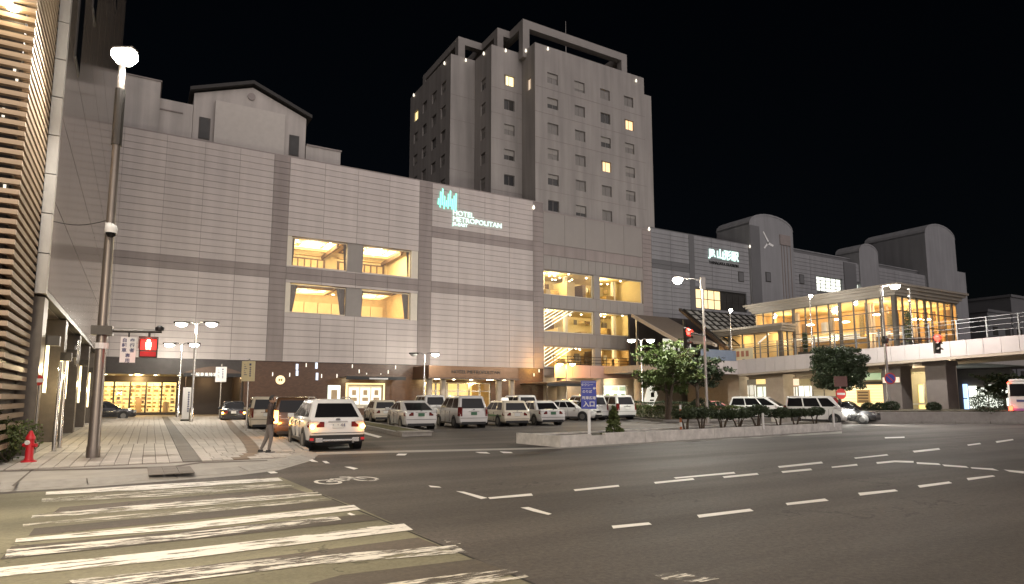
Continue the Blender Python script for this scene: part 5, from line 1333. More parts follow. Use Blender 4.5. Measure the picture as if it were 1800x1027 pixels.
MB().box((-.32, -.12, .15), (.32, .12, 2.35)).build('panel', M['signwhite'], kp, bevel=.02); MB().box((-.36, -.16, 0), (.36, .16, .15)).build('base', M['metal_dk'], kp)
b = MB()
for k in range(9): b.box((.06, -.13, 1.95-k*.16), (.16, -.12, 2.05-k*.16))
b.build('print', M['navy'], kp)
# blue car park sign
p = G(1036, 777)
bs = thing('blue_sign', 'blue sign with white Japanese text and arrow at the planter end', 'sign', (p.x, p.y, 0), -YAW)
MB().box((-.055, -.05, 0), (.055, .05, 1.2)).build('post', M['white'], bs)
f = MB().box((-.31, -.07, 1.3), (.30, -.03, 2.42)).build('sign_plate', M['blue_sign'], bs, bevel=.01)
MB().box((-.04, -.03, 1.1), (.04, .03, 2.35)).build('bracket', M['white'], bs)
text('タクシー', .125, M['signwhite'], f, (-.07, -.075, 2.25), name='lettering', ext=.002, bold=.002)
text('のりば', .13, M['signwhite'], f, (-.07, -.075, 1.98), name='lettering', ext=.002, bold=.002)
text('駐車広場', .135, M['signwhite'], f, (0, -.075, 1.73), name='lettering', ext=.002, bold=.003)
text('入口', .24, M['signwhite'], f, (0, -.075, 1.48), name='lettering', ext=.002, bold=.006)
b = MB(); b.poly([(.16, -.075, 2.12), (.22, -.075, 2.19), (.22, -.075, 2.145), (.28, -.075, 2.145), (.28, -.075, 2.095), (.22, -.075, 2.095), (.22, -.075, 2.05)]); b.build('arrow', M['signwhite'], f)
b = MB(); b.box((-.28, -.073, 2.36), (.27, -.0705, 2.375)); b.box((-.28, -.073, 2.105), (.1, -.0705, 2.115)); b.build('rule', M['signwhite'], f)
# no entry sign and brown plate
d = ray(1478, 699); p = CP+d*43.5
ne = thing('no_entry_sign', 'red no entry sign under a brown plate in front of clipped tree', 'sign', (p.x, p.y, 0), -YAW)
MB().tube((0, 0, 0), (0, 0, 3.2), .035).build('post', M['metal'], ne)
o = MB().tube((0, -.05, 2.0), (0, -.07, 2.0), .36, .36, 22).build('sign_disc', M['red_sign'], ne); MB().box((-.27, -.08, 1.93), (.27, -.07, 2.07)).build('white_bar', M['signwhite'], o)
MB().box((-.42, -.06, 2.5), (.48, -.03, 3.2)).build('brown_plate', mat('brown_plate', (.13, .06, .05), .6), ne)
# left no entry plate, posts
d = ray(67, 699); p = CP+d*18.5
ne2 = thing('small_entry_sign', 'small red and white plate on thin post beside the first tube light', 'sign', (p.x, p.y, .1), -YAW)
MB().tube((0, 0, 0), (0, 0, 2.3), .025).build('post', M['metal'], ne2)
o = MB().tube((0, -.03, 2.15), (0, -.045, 2.15), .15, .15, 18).build('sign_disc', M['red_sign'], ne2); MB().box((-.14, -.055, 2.09), (.14, -.046, 2.2)).build('white_bar', M['signwhite'], o)
for px, py, h, lab in ((94, 795, 2.75, 'taller of two slim steel posts by the arcade'), (104, 789, 2.55, 'shorter of two slim steel posts by the arcade')):
    p = G(px, py, .1); t = thing('steel_post', lab, 'bollard', (p.x, p.y, .1), 0, 'slim steel posts by the arcade')
    MB().lathe([(.06, 0), (.06, .9), (.045, .95), (.045, h)], 10).build('post', M['steel'], t, smooth=True); MB().lathe([(.09, 0), (.09, .03)], 10).build('base_plate', M['metal_dk'], t)
# fire hydrant
p = G(50, 814, .1)
hy = thing('fire_hydrant', 'red standing fire hydrant beside the bush at left edge', 'fire hydrant', (p.x, p.y, .1), -YAW)
MB().lathe([(.2, 0), (.2, .05), (.12, .09), (.105, .14), (.10, .62), (.125, .64), (.125, .70), (.09, .76), (.05, .84), (.03, .88)], 16).build('body', M['red_paint'], hy, smooth=True)
for s in (-1, 1): MB().tube((s*.08, 0, .48), (s*.2, 0, .48), .055, .05, 10).build('outlet', M['red_paint'], hy)
MB().tube((0, -.09, .56), (0, -.15, .56), .065, .06, 12).build('cap', M['signwhite'], hy)
hy.scale = (.86, .86, .92)
# delineator poles on the planter
def delineator(px, py, h, label, stripes=True):
    p = G(px, py, .3); t = thing('delineator_post', label, 'post', (p.x, p.y, .28), 0)
    n = 6
    for k in range(n): MB().lathe([(.05, h*k/n), (.05, h*(k+1)/n)], 10).build('band', M['signwhite'] if (k % 2 or not stripes) else mat('orange_band', (.5, .16, .06), .5), t)
delineator(1197, 757, 1.15, 'red and white striped post among the pruned shrubs', True)
delineator(1342, 754, .75, 'plain white short post near the middle of the planter', False)
delineator(1466, 750, .85, 'plain white short post at the planter right end', False)

# ================================================================ PLANTERS
A = Vector((12.98, 18.83, 0)); Bv = Vector((32.64, 20.89, 0)); ax = (Bv-A).normalized(); an = Vector((-ax.y, ax.x, 0)); L_ = (Bv-A).length
pr = thing('planter_wall', 'long low pale concrete planter wall with pruned shrubs at the road edge', 'planter', tuple((A+Bv)/2))
def loc(u, v, z): q = A+ax*u+an*v; return (q.x, q.y, z)
def bar(b, u0, u1, v0, v1, z0, z1): return b.poly([loc(u0, v0, z0), loc(u1, v0, z0), loc(u1, v1, z0), loc(u0, v1, z0), loc(u0, v0, z1), loc(u1, v0, z1), loc(u1, v1, z1), loc(u0, v1, z1)], None, [(0, 3, 2, 1), (4, 5, 6, 7), (0, 1, 5, 4), (1, 2, 6, 5), (2, 3, 7, 6), (3, 0, 4, 7)])
u = 0
stains = mat('streaked_concrete', (.60, .57, .53), .8, var=.3, scale=2.5, bump=.25)
n = 9
for i in range(n):
    u0, u1 = L_*i/n, L_*(i+1)/n-.012
    if i == 0: b = bar(MB(), u0, 1.5, 0, .16, 0, .42); bar(b, 1.5, u1, .0, .16, 0, .36)
    else: b = bar(MB(), u0, u1, random.uniform(-.006, .006), .16, 0, .42+random.uniform(-.01, .01))
    b.build('wall_block', stains, pr, True)
b = MB(); bar(b, 0, .16, .16, 2.6, 0, .40); bar(b, L_-.16, L_, .16, 2.6, 0, .40); bar(b, .16, L_-.16, 2.44, 2.6, 0, .35); b.build('wall_return', stains, pr, True)
bar(MB(), .16, L_-.16, .16, 2.44, .05, .28).build('soil', M['soil'], pr, True)
# long island between the queue and the taxis
P = [G(x, y) for x, y in ((702, 769), (755, 766), (748, 757), (664, 741), (640, 748))]
ki = thing('kerb_island', 'low mossy kerb island between the queue and the parked taxis', 'traffic island', (P[0].x, P[0].y, 0))
P = [(10.4, 27.6), (11.9, 27.7), (12.1, 28.3), (13.6, 44), (12.3, 44), (10.5, 29)]
MB().prism(P, 0, .17).build('kerb', M['kerb'], ki, True)
MB().prism([(10.75, 29), (11.75, 28.8), (13.3, 43.8), (12.5, 43.8)], .171, .19).build('moss', M['moss'], ki, True)
MB().prism([(10.45, 27.55), (11.95, 27.65), (12.05, 28.6), (10.5, 28.7)], .171, .21).build('end_stone', M['kerb'], ki, True)
# concrete planter on the right
rp = thing('concrete_planter', 'grey rounded concrete planter under the deck at the street edge', 'planter', (46, 24, 0))
base = [(38.8, 29.6), (38.6, 28.6), (39.2, 27.5), (40.4, 26.6), (44, 25.0), (48, 22.7), (52, 20.3), (60, 15.4), (70, 9.5), (72, 13), (62, 24), (52, 30), (44, 32), (40, 31)]
MB().prism(base, 0, .78).build('wall', M['conc'], rp, True)
MB().prism([(39.4, 29.4), (39.3, 28.6), (40.6, 27.2), (52.3, 20.9), (70, 10.4), (71, 13), (62, 23.5), (51, 29.4), (44, 31.4)], .78, .84).build('soil', M['soil'], rp, True)
i = 0
pts = base[1:9]
for a, c in zip(pts[:-1], pts[1:]):
    a, c = Vector(a), Vector(c); dd = (c-a).normalized(); nn = Vector((dd.y, -dd.x)); n = max(1, round((c-a).length/2))
    for k in range(n):
        q = [a.lerp(c, k/n), a.lerp(c, (k+1)/n-.01)]
        MB().prism([q[0]+nn*.02, q[1]+nn*.02, q[1]+nn*.3, q[0]+nn*.3], 0, .16).build('kerb_stone', M['kerb'], rp, True)
# tree island
ti = thing('tree_island', 'kerbed planting island with hedge under the leafy trees', 'traffic island', (38, 38, 0))
IS = [(33.2, 35.0), (36.5, 33.5), (42.2, 34.2), (44.5, 38), (44, 46), (38.5, 48), (36.2, 44)]
MB().prism(IS, 0, .15).build('kerb', M['kerb'], ti, True); MB().prism([(33.7, 35.2), (36.5, 33.9), (42, 34.6), (44.1, 38), (43.6, 45.6), (38.7, 47.5), (36.5, 43.8)], .151, .2).build('soil', M['soil'], ti, True)

# ================================================================ PLANTS
def leaf_mesh(pts, size, flat=.5):
    V, F = [], []
    for p in pts:
        n = Vector((random.gauss(0, 1), random.gauss(0, 1), random.gauss(0, 1)+flat)).normalized()
        a = n.orthogonal().normalized(); a.rotate(Matrix.Rotation(random.random()*6.28, 3, n)); c = n.cross(a); s = size*random.uniform(.6, 1.3)
        k = len(V); V += [tuple(p+a*s), tuple(p+c*s*.55), tuple(p-a*s), tuple(p-c*s*.55)]; F.append((k, k+1, k+2, k+3))
    return V, F
def blob(c, r, n, shell=.55):
    out = []
    for _ in range(n):
        d = Vector((random.gauss(0, 1), random.gauss(0, 1), random.gauss(0, 1))).normalized()*(random.uniform(shell, 1)**.6)
        out.append(Vector(c)+Vector((d.x*r[0], d.y*r[1], d.z*r[2])))
    return out
def crown(name, parent, pts, size, m, flat=.5):
    V, F = leaf_mesh(pts, size, flat); me = bpy.data.meshes.new(name); me.from_pydata(V, [], F); me.materials.append(m)
    o = bpy.data.objects.new(name, me); COL.objects.link(o); o.parent = parent; return o
def tree(label, loc, h, trunk_h, spread, n, m, limbs=9, size=.14, trunks=1):
    t = thing('street_tree', label, 'tree', loc)
    b = MB(); tips = []
    for s in range(trunks):
        lean = Vector((random.uniform(-.3, .3), random.uniform(-.3, .3), 0))*(1 if trunks > 1 else .3)
        top = Vector((0, 0, h*.75))+lean*2; mid = Vector((0, 0, trunk_h))+lean
        b.tube((lean.x*.3, lean.y*.3, 0), mid, .15, .11, 8); b.tube(mid, top, .11, .03, 7)
        for k in range(limbs):
            z = trunk_h*.85+(h*.72-trunk_h*.85)*k/limbs; st_ = Vector((lean.x*z/h*1.6, lean.y*z/h*1.6, z)); a = k*2.4+random.random()*.6+s
            ln = spread*(1-.45*abs(k/limbs-.35))*random.uniform(.7, 1.05); e = st_+Vector((cos(a)*ln, sin(a)*ln, random.uniform(.25, .9)*ln*.7))
            m2 = st_.lerp(e, .5)+Vector((0, 0, .15)); b.tube(st_, m2, .05, .035, 6); b.tube(m2, e, .035, .012, 5); tips += [(m2, .62), (e, .8), (st_.lerp(e, .75), .7)]
        tips.append((top+Vector((0, 0, h*.12)), .8))
    b.build('trunk', M['bark'], t, smooth=True)
    tw = MB(); cl = []
    for c, r in tips:
        for q in range(7):
            a = random.random()*6.28; ln = r*spread*random.uniform(.25, .62); e = c+Vector((cos(a)*ln, sin(a)*ln, random.uniform(-.25, .45)*ln))
            tw.tube(c, e, .012, .005, 4); cl.append((e, random.uniform(.16, .34)*spread*.62))
    tw.build('twig', M['bark'], t).data.name = 'twig'
    pts = []
    for c, r in cl: pts += blob(c, (r, r, r*.55), max(10, n//len(cl)), .15)
    crown('crown', t, pts, size, m); return t
d = ray(1172, 699); p = CP+d*45.5
tree('leafy green tree with forked trunk under the red signal', (p.x, p.y, .2), 6.2, 2.0, 2.1, 9500, M['leaf'], trunks=2, size=.105)
d = ray(1226, 699); p = CP+d*47.5
tree('darker open tree right behind the long armed lamp post', (p.x, p.y, .2), 5.8, 2.4, 1.9, 5200, M['leaf_dk'], size=.11)
d = ray(1476, 699); p = CP+d*46.5
tt = thing('clipped_tree', 'dark dense tree clipped to a rounded block before the pavilion', 'tree', (p.x, p.y, .2))
b = MB(); b.tube((0, 0, 0), (0, 0, 4.5), .14, .08, 8)
for k in range(7): a = k*2.4; b.tube((0, 0, 2+k*.3), (cos(a)*1.2, sin(a)*1.2, 2.8+k*.33), .05, .02, 6)
b.build('trunk', M['bark'], tt, smooth=True)
pts = []
for k in range(95):
    a = random.random()*6.28; r = random.uniform(.4, 1.75); zc = random.uniform(2.2, 5.1)
    q_ = random.uniform(.28, .6); pts += blob((cos(a)*r, sin(a)*r, zc), (q_, q_, q_*.55), int(420*q_), .2)
pts += [q for q in blob((0, 0, 3.8), (1.9, 1.9, 1.65), 6500, .35)]
pts = [q for q in pts if abs(q.x) < 2.05+.12*sin(q.z*5+q.y*3) and abs(q.y) < 2.05 and q.x*q.x+q.y*q.y < 5.2+.6*sin(q.z*4+q.x*5) and q.z < 5.35+.2*sin(q.x*4)*cos(q.y*5) and q.z > 2.0+.35*sin(q.x*3+1)]
crown('crown', tt, pts, .085, M['leaf_dk'])
# pruned shrubs in the planter
def pruned(label, loc, sc_, group):
    t = thing('pruned_shrub', label, 'shrub', loc, random.random()*6, group)
    b = MB(); pts = []
    for k in range(random.randint(3, 4)):
        a = k*2.1+random.random(); e = Vector((cos(a)*.42*sc_, sin(a)*.3*sc_, (.55+random.random()*.2)*sc_)); m2 = e*.5+Vector((0, 0, .03)); b.tube((cos(a)*.08, sin(a)*.08, 0), m2, .05*sc_, .035*sc_, 6); b.tube(m2, e, .035*sc_, .02*sc_, 6)
        pts += blob(e+Vector((0, 0, .08*sc_)), (.42*sc_, .4*sc_, .24*sc_), 520, .3)
    pts += blob((0, 0, .75*sc_), (.5*sc_, .5*sc_, .22*sc_), 420, .3)
    b.build('stem', M['bark'], t); crown('foliage', t, pts, .05, M['leaf_pine']); return t
SHP = [(1205, 1.0, 'rounded low shrub just right of the striped post'), (1232, 1.05, 'second pruned shrub from the striped post'), (1268, 1.0, 'third pruned shrub, spreading toward the lamp post'), (1296, .95, 'small pruned shrub in front of the minivan wheel'),
       (1330, 1.2, 'widest pruned shrub with two leaning stems before the white minivan'), (1368, 1.0, 'pruned shrub right of the plain white middle post'), (1395, 1.0, 'pruned shrub before the white van rear'), (1430, 1.0, 'last pruned shrub near the planter right end')]
for px, s, lab in SHP:
    q = G(px, 752, .28); u = (q-A).dot(ax); c = A+ax*min(max(u, 1), L_-1)+an*1.2
    d = ray(px, 700); 
    # walk along the planter centre line until it lies in the right direction
    best = min((abs((((A+ax*k*.1+an*1.2)-CP).x*d.y-((A+ax*k*.1+an*1.2)-CP).y*d.x)), k) for k in range(int(L_*10)))[1]
    c = A+ax*best*.1+an*1.2
    pruned(lab, (c.x, c.y, .28), s*.95, 'pruned shrubs in the planter')
d = ray(1080, 699); best = min((abs((((A+ax*k*.1+an*1.3)-CP).x*d.y-((A+ax*k*.1+an*1.3)-CP).y*d.x)), k) for k in range(int(L_*10)))[1]; c = A+ax*best*.1+an*1.3
cs = thing('conical_shrub', 'small conical evergreen shrub right of the blue sign', 'shrub', (c.x, c.y, .28))
b = MB(); b.tube((0, 0, 0), (0, 0, .9), .03, .01, 6)
pts = []
for k in range(14):
    z = .05+k*.075; r = .42*(1-k/15); 
    for j in range(5): a = j*1.26+k; rr_ = r*random.uniform(.45, .95); pts += blob((cos(a)*rr_, sin(a)*rr_, z+random.uniform(-.05, .05)), (.17*(1-k/20), .17*(1-k/20), .06), 30, .2)
b.build('stem', M['bark'], cs); crown('foliage', cs, pts, .05, M['leaf_hedge'])
def hedge(label, pts2, z0, h, wd, n, m, seed=1):
    t = thing('hedge', label, 'hedge', (pts2[0][0], pts2[0][1], z0)); pts = []; o0 = Vector((pts2[0][0], pts2[0][1], z0))
    tot = sum((Vector(a)-Vector(c)).length for a, c in zip(pts2[:-1], pts2[1:]))
    b = MB()
    for a, c in zip(pts2[:-1], pts2[1:]):
        a, c = Vector(a), Vector(c); dd = (c-a); k = int(n*dd.length/tot); nn = Vector((-dd.y, dd.x)).normalized()
        for _ in range(k):
            q = a.lerp(c, random.random())+nn*random.uniform(-wd/2, wd/2)*1.0; edge = random.random()
            z = h*(1-.1*random.random()**2) if edge < .5 else random.random()*h
            pts.append(Vector((q.x, q.y, z0+z+.06*sin(q.x*3)+.05*sin(q.y*4)))-o0)
        for j in range(int(dd.length/1.1)+1):
            q = a.lerp(c, min(1, j*1.1/dd.length)); b.tube((q.x-o0.x, q.y-o0.y, 0), (q.x-o0.x+.1, q.y-o0.y, h*.8), .03, .015, 5)
    b.build('stem', M['bark'], t); crown('foliage', t, pts, .06, m); return t
hedge('trimmed hedge along the near edge of the tree island', [(36.9, 43.6), (34.3, 35.6), (36.4, 34.2), (41.5, 34.9)], .2, .85, 1.0, 9000, M['leaf_hedge'])
hedge('darker hedge behind the trees before the shop fronts', [(40, 47), (43.3, 43), (43.8, 39)], .2, 1.15, 1.0, 4500, M['leaf_dk'])
hb_ = thing('round_bush', 'dark rounded bush at the base of the leafy tree', 'bush', (37.8, 35.6, .2)); pts = blob((0, 0, .8), (.9, .9, .75), 2200, .5); crown('foliage', hb_, pts, .07, M['leaf_dk']); MB().tube((0, 0, 0), (0, 0, .7), .05, .02, 6).build('stem', M['bark'], hb_)
# bush at the left edge
p = G(10, 815, .1)
lbsh = thing('bush', 'dark leafy bush at the foot of the louvre screen', 'bush', (p.x-.3, p.y+.3, .1)); pts = []
for k in range(16): a = random.random()*6.28; pts += blob((cos(a)*.9*random.random(), sin(a)*.6, .25+random.random()*.95), (.42, .42, .32), 330, .3)
crown('foliage', lbsh, pts, .045, M['leaf_hedge'])
b = MB()
for k in range(6): b.tube((random.uniform(-.3, .3), random.uniform(-.2, .2), 0), (random.uniform(-.6, .6), random.uniform(-.3, .3), .7), .02, .008, 5)
b.build('stem', M['bark'], lbsh)
# small round shrubs in the right planter and bigger mass at right
for px, y, r, lab in ((1490, 27.6, .5, 'small round shrub at planter left end'), (1525, 27.3, .42, 'small round shrub left of the signal pole'), (1545, 27, .42, 'small round shrub close left of the signal pole'), (1566, 26.6, .5, 'small round shrub at the foot of the signal pole'), (1640, 24.5, .45, 'low shrub right of the ornate shop'), (1735, 21.6, .95, 'large dark shrub mass beside the bus')):
    d = ray(px, 699); p = CP+d*(y/d.y); t = thing('round_shrub', lab, 'shrub', (p.x, p.y, .82), 0, 'round shrubs in the concrete planter')
    crown('foliage', t, blob((0, 0, r*.6), (r*1.25, r*1.1, r*.8), int(900+900*r), .45), .06, M['leaf_dk']); MB().tube((0, 0, 0), (0, 0, r*.6), .04, .02, 6).build('stem', M['bark'], t)
d = ray(1765, 699); p = CP+d*(26/d.y)
tree('dark low tree under the deck left of the bus', (p.x, p.y, .8), 3.3, 1.0, 1.7, 2600, M['leaf_dk'])
# slim conifers standing on the deck
for px, y, h, lab in ((1415, 38.4, 2.1, 'slim conifer in planter box left of middle deck lamp'), (1598, 28.6, 3.0, 'taller slim conifer beside the bright deck lamp')):
    p = onX(px, 600, 56.3); zb = dz(p.y)-.05
    t = thing('conifer', lab, 'conifer', (p.x, p.y, zb), 0, 'slim conifers on the deck'); pts = []
    for k in range(14): pts += blob((0, 0, .3+h*k/15), (.32*(1-.3*abs(k/7-1)), .32*(1-.3*abs(k/7-1)), .2), 120, .3)
    crown('foliage', t, pts, .06, M['leaf_dk']); MB().tube((0, 0, 0), (0, 0, h*.7), .05, .02, 6).build('stem', M['bark'], t)
    MB().box((-.7, -.35, 0), (.7, .35, .35)).build('planter_box', M['metal_dk'], t)
# ================================================================ VEHICLES (local: +y forward, z up, origin on the ground)
_tyre = {}
def wheel(parent, x, y, r, wd=.22):
    key = round(r, 2)
    if key not in _tyre:
        b = MB()
        for rr, xx in ((r*.66, -wd/2), (r*.94, -wd/2), (r, -wd*.32), (r, wd*.32), (r*.94, wd/2), (r*.66, wd/2)):
            pass
        prof = [(r*.64, -wd/2), (r*.93, -wd/2), (r, -wd*.33), (r, wd*.33), (r*.93, wd/2), (r*.64, wd/2)]
        b.lathe(prof, 20); b.v = [(v[2], v[0], v[1]) for v in b.v]
        o = b.build('wheel', M['tyre'], parent, smooth=True)
        k = MB(); k.lathe([(r*.63, -wd*.5-.004), (r*.6, -wd*.42), (r*.18, -wd*.46), (r*.12, -wd*.5)], 20); k.lathe([(r*.12, wd*.5), (r*.18, wd*.46), (r*.6, wd*.42), (r*.63, wd*.5+.004)], 20)
        for i in range(5):
            a = i*2*pi/5
            for s in (-1, 1): k.poly([(r*.15*cos(a-.5), r*.15*sin(a-.5), s*wd*.48), (r*.58*cos(a-.13), r*.58*sin(a-.13), s*wd*.49), (r*.58*cos(a+.13), r*.58*sin(a+.13), s*wd*.49), (r*.15*cos(a+.5), r*.15*sin(a+.5), s*wd*.48)])
        k.v = [(v[2], v[0], v[1]) for v in k.v]
        q = k.build('rim', M['rim'], o, smooth=True); _tyre[key] = (o, q); o.location = (x, y, r); return o
    o = copy_tree(_tyre[key][0], parent); o.location = (x, y, r); return o
def car(name, label, cat, pos, head, pm, L=4.5, W=1.76, H=1.48, belt=.93, hood=.82, cab=(.10, .30, .62, .80), gc=.2, wr=.32, axles=(.20, .80), trunk=None, roofw=.80, tails='tail_off', heads='lens', plate='plate', group=None, rails=False, cladding=False, sign=None, stripe=None, windows=None, blink=None, rearglass=(.12, .88), tail_tall=False):
    t = thing(name, label, cat, (pos[0], pos[1], 0), -rad(head), group)
    hw = W/2; y0 = -L/2
    trunk = belt if trunk is None else trunk
    cr, crr, cfr, cf = cab    # rear base, rear roof, front roof, front base (fractions of L from the rear)
    # lower body
    def zt(f):
        if f < cr: return trunk-.10*max(0, (.03-f)/.03)
        if f > cf:
            u = (f-cf)/(1-cf); return belt+(hood-belt)*min(1, u*1.3)-.16*max(0, u-.7)/.3
        return belt
    st_ = [(0, .90, .12), (.012, .955, .05), (.05, .985, 0), (.12, 1, 0), (.3, 1, 0), (.5, 1, 0), (.7, 1, 0), (.85, .99, 0), (.93, .96, 0), (.975, .88, .03), (1, .74, .12)]
    fs = sorted(set([s[0] for s in st_]+[cr, cf]))
    b = MB(); rings = []
    for f in fs:
        for (a, wa, la), (c, wc, lc) in zip(st_[:-1], st_[1:]):
            if a <= f <= c: u = (f-a)/(c-a); w_ = (wa+(wc-wa)*u)*hw; lift = la+(lc-la)*u; break
        zl = gc+lift*.6; z1 = zt(f)
        if f in (0,): z1 -= .06
        y = y0+L*f
        half = [(0, zl), (.80*w_, zl), (.965*w_, zl+.10), (w_, zl+(z1-zl)*.5), (.985*w_, zl+(z1-zl)*.80), (.93*w_, z1-.02), (.55*w_, z1+.012), (0, z1+.02)]
        ring_ = [(x, y, z) for x, z in half]+[(-x, y, z) for x, z in half[-2:0:-1]]
        rings.append(ring_)
    n = len(rings[0]); V = [p for r_ in rings for p in r_]
    F = [(i*n+k, i*n+(k+1) % n, (i+1)*n+(k+1) % n, (i+1)*n+k) for i in range(len(rings)-1) for k in range(n)]
    F += [tuple(range(n-1, -1, -1)), tuple((len(rings)-1)*n+k for k in range(n))]
    b.poly(V, None, F); body = b.build('body', pm, t, smooth=True)
    # cabin
    def rr(yr, yf, w_, z, c=.10):
        P = []
        for sx, yy_, sy in ((1, yr, 1), (1, yf, -1), (-1, yf, -1), (-1, yr, 1)):
            A_ = (sx*(w_-c), yy_); B_ = (sx*w_, yy_+sy*c*1.2); C_ = (sx*(w_-c*.28), yy_+sy*c*.32)
            seq = [A_, C_, B_] if (sx > 0) == (sy > 0) else [B_, C_, A_]
            P += [(q[0], q[1], z) for q in seq]
        return P
    yb0, yt0, yt1, yb1 = [y0+L*f for f in cab]
    wb, wt = hw*.955, hw*roofw; zb = belt-.03; ze = H-.07
    cb = MB(); R1 = rr(yb0, yb1, wb, zb); R2 = rr(yt0, yt1, wt, ze); Rm = rr(yt0+.035, yt1-.05, wt-.035, ze+.04); R3 = rr(yt0+.14, yt1-.22, wt-.15, H)
    n = len(R1); cb.poly(R1+R2+Rm+R3, None, [(k*n+i, k*n+(i+1) % n, (k+1)*n+(i+1) % n, (k+1)*n+i) for k in range(3) for i in range(n)]+[tuple(range(3*n, 4*n))])
    cb.build('cabin', pm, t, smooth=True)
    # glass
    def side(s, ya, yb_, ta, tb):
        """quad on the side face: fractions along the cabin at the belt / roof"""
        P = []
        for f, tt_ in ((ya[0], ta), (yb_[0], ta), (yb_[1], tb), (ya[1], tb)):
            y = (yb0+(yb1-yb0)*f)*(1-tt_)+(yt0+(yt1-yt0)*f)*tt_; x = (wb+(wt-wb)*tt_)+.006
            P.append((s*x, y, zb+(ze-zb)*tt_))
        return P
    wl = windows or [((.09, .10), (.36, .36)), ((.385, .385), (.63, .63)), ((.655, .655), (.93, .90))]
    for s in (-1, 1):
        for a, c in wl:
            MB().poly(side(s, a, c, .14, .90)).build('side_window', M['carglass'], t)
    def endf(yb_, yt_, wl_, ta, tb, nrm):
        P = []
        for u, tt_ in ((-1, ta), (1, ta), (1, tb), (-1, tb)):
            w_ = (wb+(wt-wb)*tt_)-.13; P.append((u*w_*wl_, yb_+(yt_-yb_)*tt_+nrm, zb+(ze-zb)*tt_))
        return P
    MB().poly(endf(yb0, yt0, .97, rearglass[0], rearglass[1], -.008)).build('rear_window', M['carglass'], t)
    MB().poly(endf(yb1, yt1, 1.02, .08, .93, .008)).build('windscreen', M['carglass'], t)
    # wheels and arches
    for f in axles:
        for s in (-1, 1):
            y = y0+L*f
            o = MB().tube((s*(hw-.26), y, wr+.01), (s*(hw+.006), y, wr+.01), wr+.065, wr+.065, 20).build('wheel_arch', M['black'], t)
            wheel(t, s*(hw-.10), y, wr)
    # lamps
    zl = trunk-.16
    for s in (-1, 1):
        x0, x1 = s*hw*.93, s*hw*(.46 if not tail_tall else .76); zh = (zl-.13, zl+.08) if not tail_tall else (zl-.22, min(H-.25, zl+.3))
        q = MB().poly([(s*hw*.995, y0+.20, zh[0]+.03), (s*hw*.96, y0+.02, zh[0]), (x1, y0-.022, zh[0]+.02), (x1, y0-.022, zh[1]-.02), (s*hw*.93, y0+.01, zh[1]), (s*hw*.975, y0+.20, zh[1]-.01)]).build('tail_lamp', M[tails], t)
        if blink is not None and (blink == 0 or blink == s):
            MB().lathe([(.02, -.08), (.085, 0), (.02, .08)], 10, (s*hw*.86, y0-.03, zh[0]+.03)).build('indicator', M['e_amber'], t)
            lamp(t, (s*hw*.95, y0-.35, zh[0]), 14 if pm is BRZ else 1.6, (1, .42, .08), 'POINT', radius=.05, name='indicator_light')
        yf = y0+L; zhd = hood-.17
        hd = MB().poly([(s*hw*.50, yf+.02, zhd-.07), (s*hw*.75, yf+.0, zhd-.07), (s*hw*.95, yf-.17, zhd-.03), (s*hw*.95, yf-.19, zhd+.08), (s*hw*.75, yf-.01, zhd+.07), (s*hw*.52, yf+.01, zhd+.05)])
        if heads == 'e_head': hd.lathe([(.02, -.13), (.12, -.06), (.12, .06), (.02, .13)], 12, (s*hw*.80, yf+.0, zhd))
        hd.build('headlight', M[heads], t)
        if heads == 'e_head': lamp(t, (s*hw*.75, yf+.15, zhd), 900, (1, .95, .85), 'SPOT', 80, rot=(pi/2-.08, 0, 0), radius=.06, name='headlight_beam')
        MB().box((s*(hw*.97), yb1-.42, belt-.02), (s*(hw+.17), yb1-.30, belt+.13)).build('mirror', pm, t, bevel=.02)
        b = MB(); b.box((s*(hw+.003), y0+L*.42, belt-.2), (s*(hw+.022), y0+L*.46, belt-.17)); b.box((s*(hw+.003), y0+L*.64, belt-.2), (s*(hw+.022), y0+L*.68, belt-.17)); b.build('door_handle', M['steel'], t)
        b = MB()
        for f in (.36, .54, .73): b.box((s*(hw-.03), y0+L*f, gc+.14), (s*(hw+.004), y0+L*f+.012, belt-.1))
        b.build('door_seam', M['black'], t)
    for s in (-1, 1):
        MB().box((s*(hw-.08), y0+L*axles[0]+wr+.09, gc+.02), (s*(hw+.003), y0+L*axles[1]-wr-.09, gc+.11)).build('sill_trim', M['black'], t)
    # rear and front trim
    MB().box((-hw*.80, y0-.02, gc+.02), (hw*.80, y0+.05, gc+.16)).build('bumper_trim', M['black'], t, bevel=.015); MB().box((-hw*.7, y0+L-.06, gc+.06), (hw*.7, y0+L+.012, gc+.24)).build('air_intake', M['black'], t, bevel=.015)
    MB().box((-hw*.42, y0+L-.03, hood-.26), (hw*.42, y0+L+.006, hood-.14)).build('grille', M['black'], t)
    MB().box((-hw*.88, y0-.017, trunk-.47), (hw*.88, y0-.002, trunk-.452)).build('bumper_seam', M['black'], t)
    MB().box((-.05, y0-.02, trunk-.03), (.05, y0-.008, trunk+.01)).build('badge', M['rim'], t)
    pz = trunk-.30 if trunk-.3 > gc+.25 else gc+.28
    MB().box((-.165, y0-.035, pz), (.165, y0-.022, pz+.165)).build('number_plate', M[plate], t)
    MB().box((-.3, y0-.024, pz+.19), (.3, y0-.015, pz+.225)).build('plate_trim', M['steel'], t)
    if rails:
        for s in (-1, 1): MB().path([(s*(wt-.1), yt0+.15, H), (s*(wt-.1), yt0+.3, H+.06), (s*(wt-.1), yt1-.5, H+.06), (s*(wt-.1), yt1-.3, H-.01)], .02, 6, ).build('roof_rail', M['steel'], t)
